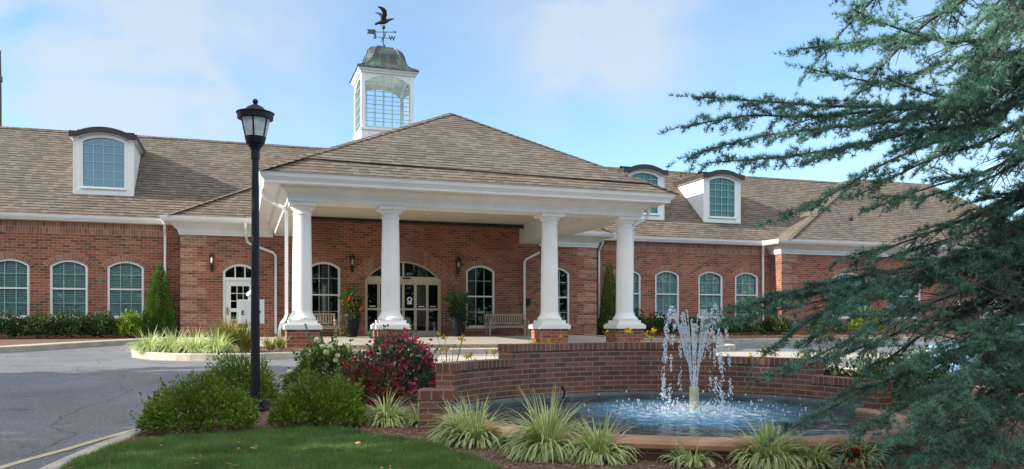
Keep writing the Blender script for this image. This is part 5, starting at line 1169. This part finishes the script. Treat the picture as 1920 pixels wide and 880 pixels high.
def litter(name, n, xr, yr, inside, outside, size, mat, seed, lift=.012, zoff=0.0):
    rng = np.random.default_rng(seed); P = np.stack([rng.uniform(*xr, n), rng.uniform(*yr, n)], 1); k = in_poly(P, inside)
    if outside is not None: k &= ~in_poly(P, outside)
    k &= np.array([math.hypot(p[0] - FX, p[1] - FY) > prad(math.atan2(p[1] - FY, p[0] - FX)) + .16 for p in P]); P = P[k]; n = len(P); a = rng.uniform(0, 6.28, n); D = np.stack([np.cos(a), np.sin(a), rng.normal(0, .25, n)], 1)
    B0 = np.stack([P[:, 0], P[:, 1], Gv(P[:, 1]) + lift + zoff + rng.random(n) * lift], 1); V, F = leaf_arr(B0, D, size * rng.uniform(.5, 1.4, n), size * rng.uniform(.25, .6, n), nrm=np.tile([0, 0, 1.0], (n, 1)), rng=rng)
    o = fast(name, V, F, mat); o['kind'] = 'stuff'; return o
litter('mulch_chips', 60000, (-1.6, 8), (4.4, 12.5), fk, lawn_poly, .032, 'chip', 3)
litter('island_chips', 9000, (-3, 15), (20, 24.6), isl, None, .06, 'chip', 4)
litter('fallen_leaves', 130, (-1.6, 2.3), (5.5, 9.4), lawn_poly, None, .065, 'dry_leaf', 5, .04)
litter('fallen_leaves', 260, (-1.8, 8), (4.6, 12), fk, lawn_poly, .055, 'dry_leaf', 6, .015)
litter('fallen_leaves', 500, (13, 30), (26, 34), rbp + [(46, 33.6), (15.4, 34.6)], None, .12, 'dry_leaf', 8, .02)

# ------------------------------------------------------------------ cedar
def px3(px, py, d):
    l = (px - 960) / 1521; a = R(YAW); return np.array([d * (math.sin(a) + math.cos(a) * l), d * (math.cos(a) - math.sin(a) * l), EYE + (605 - py) / 1521 * d])
TX, TY = 7.35, 5.55
CED = thing('cedar_tree', 'large blue green cedar with drooping layered branches at the right edge', 'tree', (TX, TY, 0))
rng = np.random.default_rng(77); limb = MB(); tufts = []; tdir = []
limb.tube([(TX, TY, -.1), (TX + .05, TY, 1.5), (TX - .03, TY + .05, 4), (TX, TY, 7), (TX, TY, 9.6)], [.21, .185, .14, .08, .02], 12)
def curve_pts(P, n):
    P = np.array(P, float); s = np.concatenate([[0], np.cumsum(np.linalg.norm(np.diff(P, axis=0), axis=1))]); u = np.linspace(0, s[-1], n); Q = np.stack([np.interp(u, s, P[:, k]) for k in range(3)], 1)
    for _ in range(2): Q[1:-1] = (Q[:-2] + 2 * Q[1:-1] + Q[2:]) / 4
    return Q, s[-1]
def twig(p, d, L, depth, dens):
    n = max(4, int(L / .05)); q = p.copy(); pts = [q.copy()]; d = d / np.linalg.norm(d)
    for i in range(n):
        d = d + rng.normal(size=3) * .10 + np.array([0, 0, -.060]); d /= np.linalg.norm(d); q = q + d * (L / n); pts.append(q.copy())
        k = rng.poisson(L / n / .0135 * dens)
        for _ in range(k): tufts.append(q - d * rng.random() * L / n + rng.normal(size=3) * .006); tdir.append(d * .55 + np.array([0, 0, .55]) + rng.normal(size=3) * .45)
        if depth > 0 and i < n - 1 and rng.random() < .9:
            s_ = np.cross(d, [0, 0, 1]); s_ /= np.linalg.norm(s_) + 1e-6; sg = 1 if (i + depth) % 2 else -1
            twig(q, d * .75 + s_ * sg * rng.uniform(.5, .9) + np.array([0, 0, rng.normal() * .18]), L * (1 - i / n) * .5 + .04, depth - 1, dens)
    if L > .25: limb.tube(pts[::3] + [pts[-1]] if len(pts) % 3 != 1 else pts[::3], list(np.linspace(.0065, .002, len(pts[::3]) + (1 if len(pts) % 3 != 1 else 0))), 4, caps=False)
def branch(P, r0, sub=.75, dens=1.0, start=.12, step=.085):
    L = np.linalg.norm(np.diff(np.array(P), axis=0), axis=1).sum(); n = max(8, int(L / step)); Q, L = curve_pts(P, n)
    limb.tube([tuple(q) for q in Q[::2]], list(np.linspace(r0, .005, len(Q[::2]))), 7)
    for i in range(n - 1):
        t_ = i / (n - 1)
        if t_ < start: continue
        d = Q[i + 1] - Q[i]; d /= np.linalg.norm(d); s_ = np.cross(d, [0, 0, 1]); s_ /= np.linalg.norm(s_) + 1e-6; sg = 1 if i % 2 else -1
        ln = sub * (1 - t_) ** .7 * rng.uniform(.5, 1.1) + .12
        twig(Q[i], d * rng.uniform(.6, 1.1) + s_ * sg * rng.uniform(.4, .9) + np.array([0, 0, rng.normal() * .22 - .05]), ln, 1, dens)
        for _ in range(7): tufts.append(Q[i] + d * rng.random() * step + rng.normal(size=3) * .014); tdir.append(np.array([0, 0, 1.0]) + rng.normal(size=3) * .4)
    twig(Q[-1], Q[-1] - Q[-2], .25, 0, dens)
tz = lambda z: np.array([TX, TY, z])
HERO = [  # (height on the trunk, points on the way out with their distance, thickness, side-twig length)
    (4.9, [(1850, 80, 7.4), (1740, 72, 7.1), (1620, 78, 6.8), (1500, 92, 6.6)], .035, .45), (4.85, [(1800, 85, 7.0), (1700, 60, 6.5), (1620, 30, 6.2), (1590, 12, 6.1)], .022, .25),
    (4.8, [(1860, 95, 7.8), (1760, 120, 7.7), (1660, 160, 7.6), (1520, 130, 7.5)], .025, .40), (4.5, [(1840, 130, 6.9), (1780, 190, 6.6), (1640, 140, 6.4)], .022, .35),
    (3.9, [(1840, 180, 7.5), (1700, 200, 7.4), (1560, 200, 7.3), (1430, 190, 7.2), (1310, 182, 7.2)], .04, .42), (3.9, [(1820, 200, 7.2), (1680, 205, 6.9), (1520, 220, 6.7), (1400, 215, 6.6), (1292, 236, 6.6)], .035, .42),
    (3.75, [(1830, 215, 7.8), (1700, 225, 8.0), (1550, 240, 8.1), (1420, 255, 8.2), (1290, 292, 8.2)], .035, .42), (3.6, [(1830, 235, 7.3), (1720, 245, 7.0), (1600, 275, 6.8), (1470, 295, 6.6), (1330, 305, 6.5)], .035, .45),
    (3.55, [(1830, 250, 7.1), (1740, 270, 6.7), (1650, 310, 6.4), (1560, 365, 6.2), (1465, 412, 6.1)], .03, .32), (3.3, [(1850, 270, 8.0), (1760, 290, 8.3), (1680, 330, 8.5), (1590, 375, 8.6)], .03, .34),
    (3.0, [(1860, 320, 6.9), (1780, 340, 6.5), (1700, 365, 6.3), (1640, 390, 6.2)], .028, .45), (2.9, [(1850, 340, 7.7), (1770, 360, 7.9), (1690, 380, 8.1)], .028, .45),
    (2.6, [(1840, 400, 7.1), (1760, 430, 6.8), (1680, 460, 6.6), (1590, 480, 6.5)], .03, .55), (2.45, [(1840, 430, 7.8), (1740, 460, 7.9), (1640, 490, 8.0)], .03, .55),
    (2.2, [(1830, 480, 7.2), (1720, 500, 7.0), (1600, 520, 6.8), (1480, 550, 6.7), (1390, 575, 6.6)], .04, .55), (2.1, [(1830, 500, 7.6), (1700, 520, 7.6), (1560, 560, 7.6), (1440, 585, 7.6), (1350, 610, 7.6)], .035, .45),
    (1.95, [(1840, 530, 6.7), (1760, 560, 6.3), (1660, 600, 6.0), (1550, 660, 5.8), (1450, 700, 5.8)], .035, .55), (1.8, [(1840, 560, 7.9), (1740, 600, 8.0), (1620, 650, 8.0), (1500, 690, 7.9)], .03, .50),
    (1.5, [(1850, 640, 7.0), (1740, 690, 6.7), (1640, 720, 6.5), (1550, 770, 6.4), (1470, 810, 6.3)], .03, .45), (1.3, [(1850, 680, 6.6), (1760, 730, 6.2), (1680, 770, 6.0), (1600, 820, 5.9)], .028, .45), (1.0, [(1860, 740, 6.9), (1780, 780, 6.5), (1700, 830, 6.3)], .026, .45),
    (2.3, [(1830, 470, 7.0), (1740, 500, 6.6), (1640, 545, 6.3), (1560, 600, 6.1), (1510, 650, 6.1)], .03, .5), (2.25, [(1830, 490, 7.4), (1720, 510, 7.2), (1600, 555, 7.0), (1500, 610, 6.9), (1440, 660, 6.9)], .03, .5), (2.15, [(1830, 500, 7.1), (1700, 530, 6.8), (1560, 545, 6.6), (1440, 560, 6.5), (1370, 585, 6.5)], .03, .5), (1.75, [(1840, 570, 7.3), (1740, 620, 7.1), (1640, 690, 7.0), (1570, 740, 7.0)], .028, .5),
    (.95, [(1880, 720, 6.6), (1820, 800, 5.9), (1740, 870, 5.4)], .024, .5), (.8, [(1880, 750, 6.8), (1800, 830, 6.2), (1690, 872, 5.9)], .024, .5), (.75, [(1900, 780, 6.2), (1870, 850, 5.5), (1830, 900, 5.1)], .022, .5), (1.2, [(1860, 690, 6.3), (1780, 770, 5.6), (1670, 835, 5.3)], .024, .5), (1.45, [(1860, 640, 6.2), (1800, 720, 5.6), (1730, 780, 5.2)], .024, .5), (1.7, [(1870, 590, 6.6), (1800, 640, 6.0), (1690, 690, 5.7)], .026, .5), (1.6, [(1870, 610, 7.6), (1790, 660, 7.7), (1690, 700, 7.7)], .026, .5)]
for h, pts, r_, sb in HERO:
    low_ = 1.3 <= h <= 2.7; branch([tz(h + .1)] + [px3(*p) for p in pts], r_ * .7, sb, dens=1.0, start=.06)
LOW = [(3.0, 3.6, 1.9), (2.6, 3.9, 2.2), (2.3, 4.3, 2.1), (1.75, 4.2, 2.1), (1.3, 3.3, 1.8), (1.1, 3.9, 1.9), (.95, 4.2, 2.0), (.8, 3.5, 1.9), (.7, 4.0, 1.8), (.55, 3.1, 1.7), (.5, 4.5, 1.6), (3.3, 4.1, 1.7), (3.8, 3.7, 1.7), (4.3, 4.2, 1.5), (5.0, 3.6, 1.4), (5.6, 3.2, 1.3), (6.2, 3.9, 1.2), (5.3, 4.4, 1.3)]
for h, a, L in LOW:
    dr_ = np.array([math.cos(a), math.sin(a), 0]); P_ = [tz(h)] + [tz(h) + dr_ * L * q + np.array([0, 0, .22 * math.sin(q * 3) * L * .3 - .26 * L * q * q]) for q in (.3, .6, .85, 1.0)]
    branch([np.array([p[0], p[1], max(.12, p[2])]) for p in P_], .022, .5, dens=.8, start=.08, step=.14)
for k in range(38):                                   # the other sides of the tree
    h = .9 + 8.2 * (k + rng.random()) / 38; a = rng.uniform(-2.2, 2.2) if k % 3 else rng.uniform(2.5, 3.9); L = (3.0 if h < 5 else 3.0 * (9.8 - h) / 4.8) * rng.uniform(.65, 1.05)
    if k % 3 == 0: L *= .62
    dr_ = np.array([math.cos(a), math.sin(a), 0]); P_ = [tz(h)] + [tz(h) + dr_ * L * s + np.array([0, 0, .25 * math.sin(s * 3) * L * .3 - .32 * L * s * s]) for s in (.3, .6, .85, 1.0)]
    P_ = [np.array([p[0], p[1], max(.15, p[2])]) for p in P_]; branch(P_, .03, .6, dens=.9, step=.10)
limb.build('trunk', 'bark', CED)
T_ = np.array(tufts); Dm = np.array(tdir)
gap = np.array([mnoise.noise(Vector(p * 2.6)) + .7 * mnoise.noise(Vector(p * 6.5) + Vector((3, 1, 7))) for p in T_]); thr = np.where(T_[:, 2] < 2.6, .10, -.10); keep = (gap > thr - .22 * rng.random(len(T_))) | (np.hypot(T_[:, 0] - TX, T_[:, 1] - TY) > np.where(T_[:, 2] < 2.6, 2.5, 2.0)); T_ = T_[keep]; Dm = Dm[keep]
n = len(T_); nn_ = 8
Pn = np.repeat(T_, nn_, 0); Dn = np.repeat(Dm, nn_, 0) + rng.normal(size=(n * nn_, 3)) * .75; Dn /= np.linalg.norm(Dn, axis=1)[:, None]; Ln = rng.uniform(.028, .060, n * nn_)[:, None]
Sn = np.cross(Dn, rng.normal(size=Dn.shape)); Sn /= np.linalg.norm(Sn, axis=1)[:, None]; Wn = .0023
V = np.stack([Pn - Sn * Wn, Pn + Sn * Wn, Pn + Dn * Ln], 1).reshape(-1, 3); fast('foliage', V, np.arange(len(V)).reshape(-1, 3), 'cedar', CED)

# ------------------------------------------------------------------ parked car behind the cedar
cx0, cy0 = 14.4, 11.3
CAR = thing('parked_car', 'pale blue parked car glimpsed through the lower cedar branches', 'car', (cx0, cy0, G(0, cy0) - .12)); z = CAR.location.z
def loft(mb, secs, mi=0):
    for A_, B_ in zip(secs, secs[1:]):
        for j in range(len(A_)): k = (j + 1) % len(A_); mb.face([A_[j], A_[k], B_[k], B_[j]], mi=mi, smooth=True)
    mb.face(secs[0], mi=mi); mb.face(secs[-1][::-1], mi=mi)
prof = [(-2.25, .35, .62, .70), (-2.15, .28, .80, .84), (-1.4, .25, .92, .90), (-.7, .25, .98, .92), (.6, .25, 1.0, .92), (1.5, .25, 1.0, .90), (2.1, .28, .95, .84), (2.25, .36, .80, .72)]
def sec(x, zb, zt, hw): return [(cx0 + x, cy0 - hw * .92, z + zb), (cx0 + x, cy0 - hw, z + zb + .2), (cx0 + x, cy0 - hw * .97, z + zt - .1), (cx0 + x, cy0 - hw * .86, z + zt), (cx0 + x, cy0 + hw * .86, z + zt), (cx0 + x, cy0 + hw * .97, z + zt - .1), (cx0 + x, cy0 + hw, z + zb + .2), (cx0 + x, cy0 + hw * .92, z + zb)]
m_ = MB(); loft(m_, [sec(*p) for p in prof]); m_.build('body', 'car', CAR, weld=True)
m_ = MB(); loft(m_, [[(cx0 + x, cy0 - a, z + zb), (cx0 + x2, cy0 - b, z + zt), (cx0 + x2, cy0 + b, z + zt), (cx0 + x, cy0 + a, z + zb)] for x, x2, a, b, zb, zt in ((-.95, -.25, .80, .62, .955, 1.42), (.3, .3, .82, .64, .985, 1.47), (1.2, 1.1, .82, .63, .985, 1.45), (1.95, 1.55, .76, .60, .94, 1.38))]); m_.build('cabin', 'car', CAR)
for s_ in (-1, 1):
    for xa, xb, xc, xd in ((-.62, .18, .16, -.2), (.26, 1.08, 1.0, .28), (1.16, 1.72, 1.45, 1.06)):
        m_ = MB(); yy = lambda zz: cy0 + s_ * (.823 - (zz - .985) / .47 * .18 + .012); v = [(cx0 + xa, yy(1.02), z + 1.02), (cx0 + xb, yy(1.02), z + 1.02), (cx0 + xc, yy(1.36), z + 1.36), (cx0 + xd, yy(1.36), z + 1.36)]; m_.face(v if s_ < 0 else v[::-1]); m_.build('window', 'pot', CAR)
for x in (-1.4, 1.38):
    for s_ in (-1, 1):
        m_ = MB(); c_ = Vector((cx0 + x, cy0 + s_ * .80, z + .32)); k = 24
        pr = [(.20, -.11), (.31, -.11), (.325, -.06), (.325, .06), (.31, .11), (.20, .11)]
        P_ = [[(c_.x + r_ * math.cos(6.2832 * j / k), c_.y + o, c_.z + r_ * math.sin(6.2832 * j / k)) for j in range(k)] for r_, o in pr]
        for A_, B_ in zip(P_, P_[1:]):
            for j in range(k): l = (j + 1) % k; m_.face([A_[j], A_[l], B_[l], B_[j]], smooth=True)
        wh = m_.build('wheel', 'tyre', CAR); m_ = MB()
        m_.face([(c_.x + .2 * math.cos(6.2832 * j / k), c_.y + s_ * .10, c_.z + .2 * math.sin(6.2832 * j / k)) for j in range(k)][::(1 if s_ > 0 else -1)])
        for j in range(5): a = j * 1.2566; m_.bar((c_.x, c_.y + s_ * .112, c_.z), (c_.x + .19 * math.cos(a), c_.y + s_ * .112, c_.z + .19 * math.sin(a)), .05, .02)
        m_.build('rim', 'alloy', wh)
for s_ in (-1, 1):
    m_ = MB(); m_.ball((cx0 - 2.13, cy0 + s_ * .62, z + .68), .12, 10, sz=.6); m_.build('headlight', 'glass_lamp', CAR); m_ = MB(); m_.ball((cx0 + 2.12, cy0 + s_ * .66, z + .76), .11, 10, sz=.8); m_.build('tail_light', 'redp', CAR)
    m_ = MB(); m_.ball((cx0 - .62, cy0 + s_ * .98, z + 1.02), .09, 10, sz=.7); m_.build('mirror', 'car', CAR)

t = thing('utility_pole', 'weathered wooden pole rising behind the roof at the left frame edge', 'pole', (-12.28, 50, .4)); m_ = MB()
m_.tube([(-12.28, 50, .2), (-12.28, 50, 14.2), (-12.26, 50, 15.8)], [.16, .11, .06], 10); m_.build('pole_shaft', 'wood_pole', t); m_ = MB(); m_.lathe([(.12, 14.1), (.16, 14.15), (.16, 14.4), (.10, 14.45)], (-12.28, 50, 0), 12); m_.build('pole_cap', 'copper', t)

# ------------------------------------------------------------------ the woods along the drive (left) and across the road (behind)
rng = np.random.default_rng(15); VV, FF, o = [], [], 0; wm = MB()
WOOD = [(-17, y + rng.normal() * .5, 12.0 + rng.normal() * .6, 3.4) for y in np.arange(-6.5, 15, 3.5)]
WOOD += [(x, -42 + rng.normal() * 3, 13 + rng.normal() * 2, 5.0) for x in np.arange(-34, 125, 7)]
for x, y, h, r_ in WOOD:
    wm.tube([(x, y, -.2), (x + .2, y, h * .35), (x, y + .1, h * .8)], [.35, .25, .06], 8)
    n = 3600; d = rng.normal(size=(n, 3)); d /= np.linalg.norm(d, axis=1)[:, None]
    k = np.array([mnoise.noise(Vector(q * 2.0) + Vector((x, y, 0))) for q in d]); P = np.array([x, y, h * .58]) + d * ((1 + .45 * k) * rng.uniform(.45, 1, n) ** .6)[:, None] * np.array([r_, r_, h * .43])
    v2, f2 = leaf_arr(P, d + rng.normal(size=(n, 3)), .62, .42, rng=rng); VV.append(v2); FF.append(f2 + o); o += len(v2)
wd_ = fast('woodland', np.vstack(VV), np.vstack(FF), 'wood_leaf'); wd_['kind'] = 'stuff'
tk = wm.build('woodland_trunks', 'bark', wd_); tk['kind'] = 'stuff'
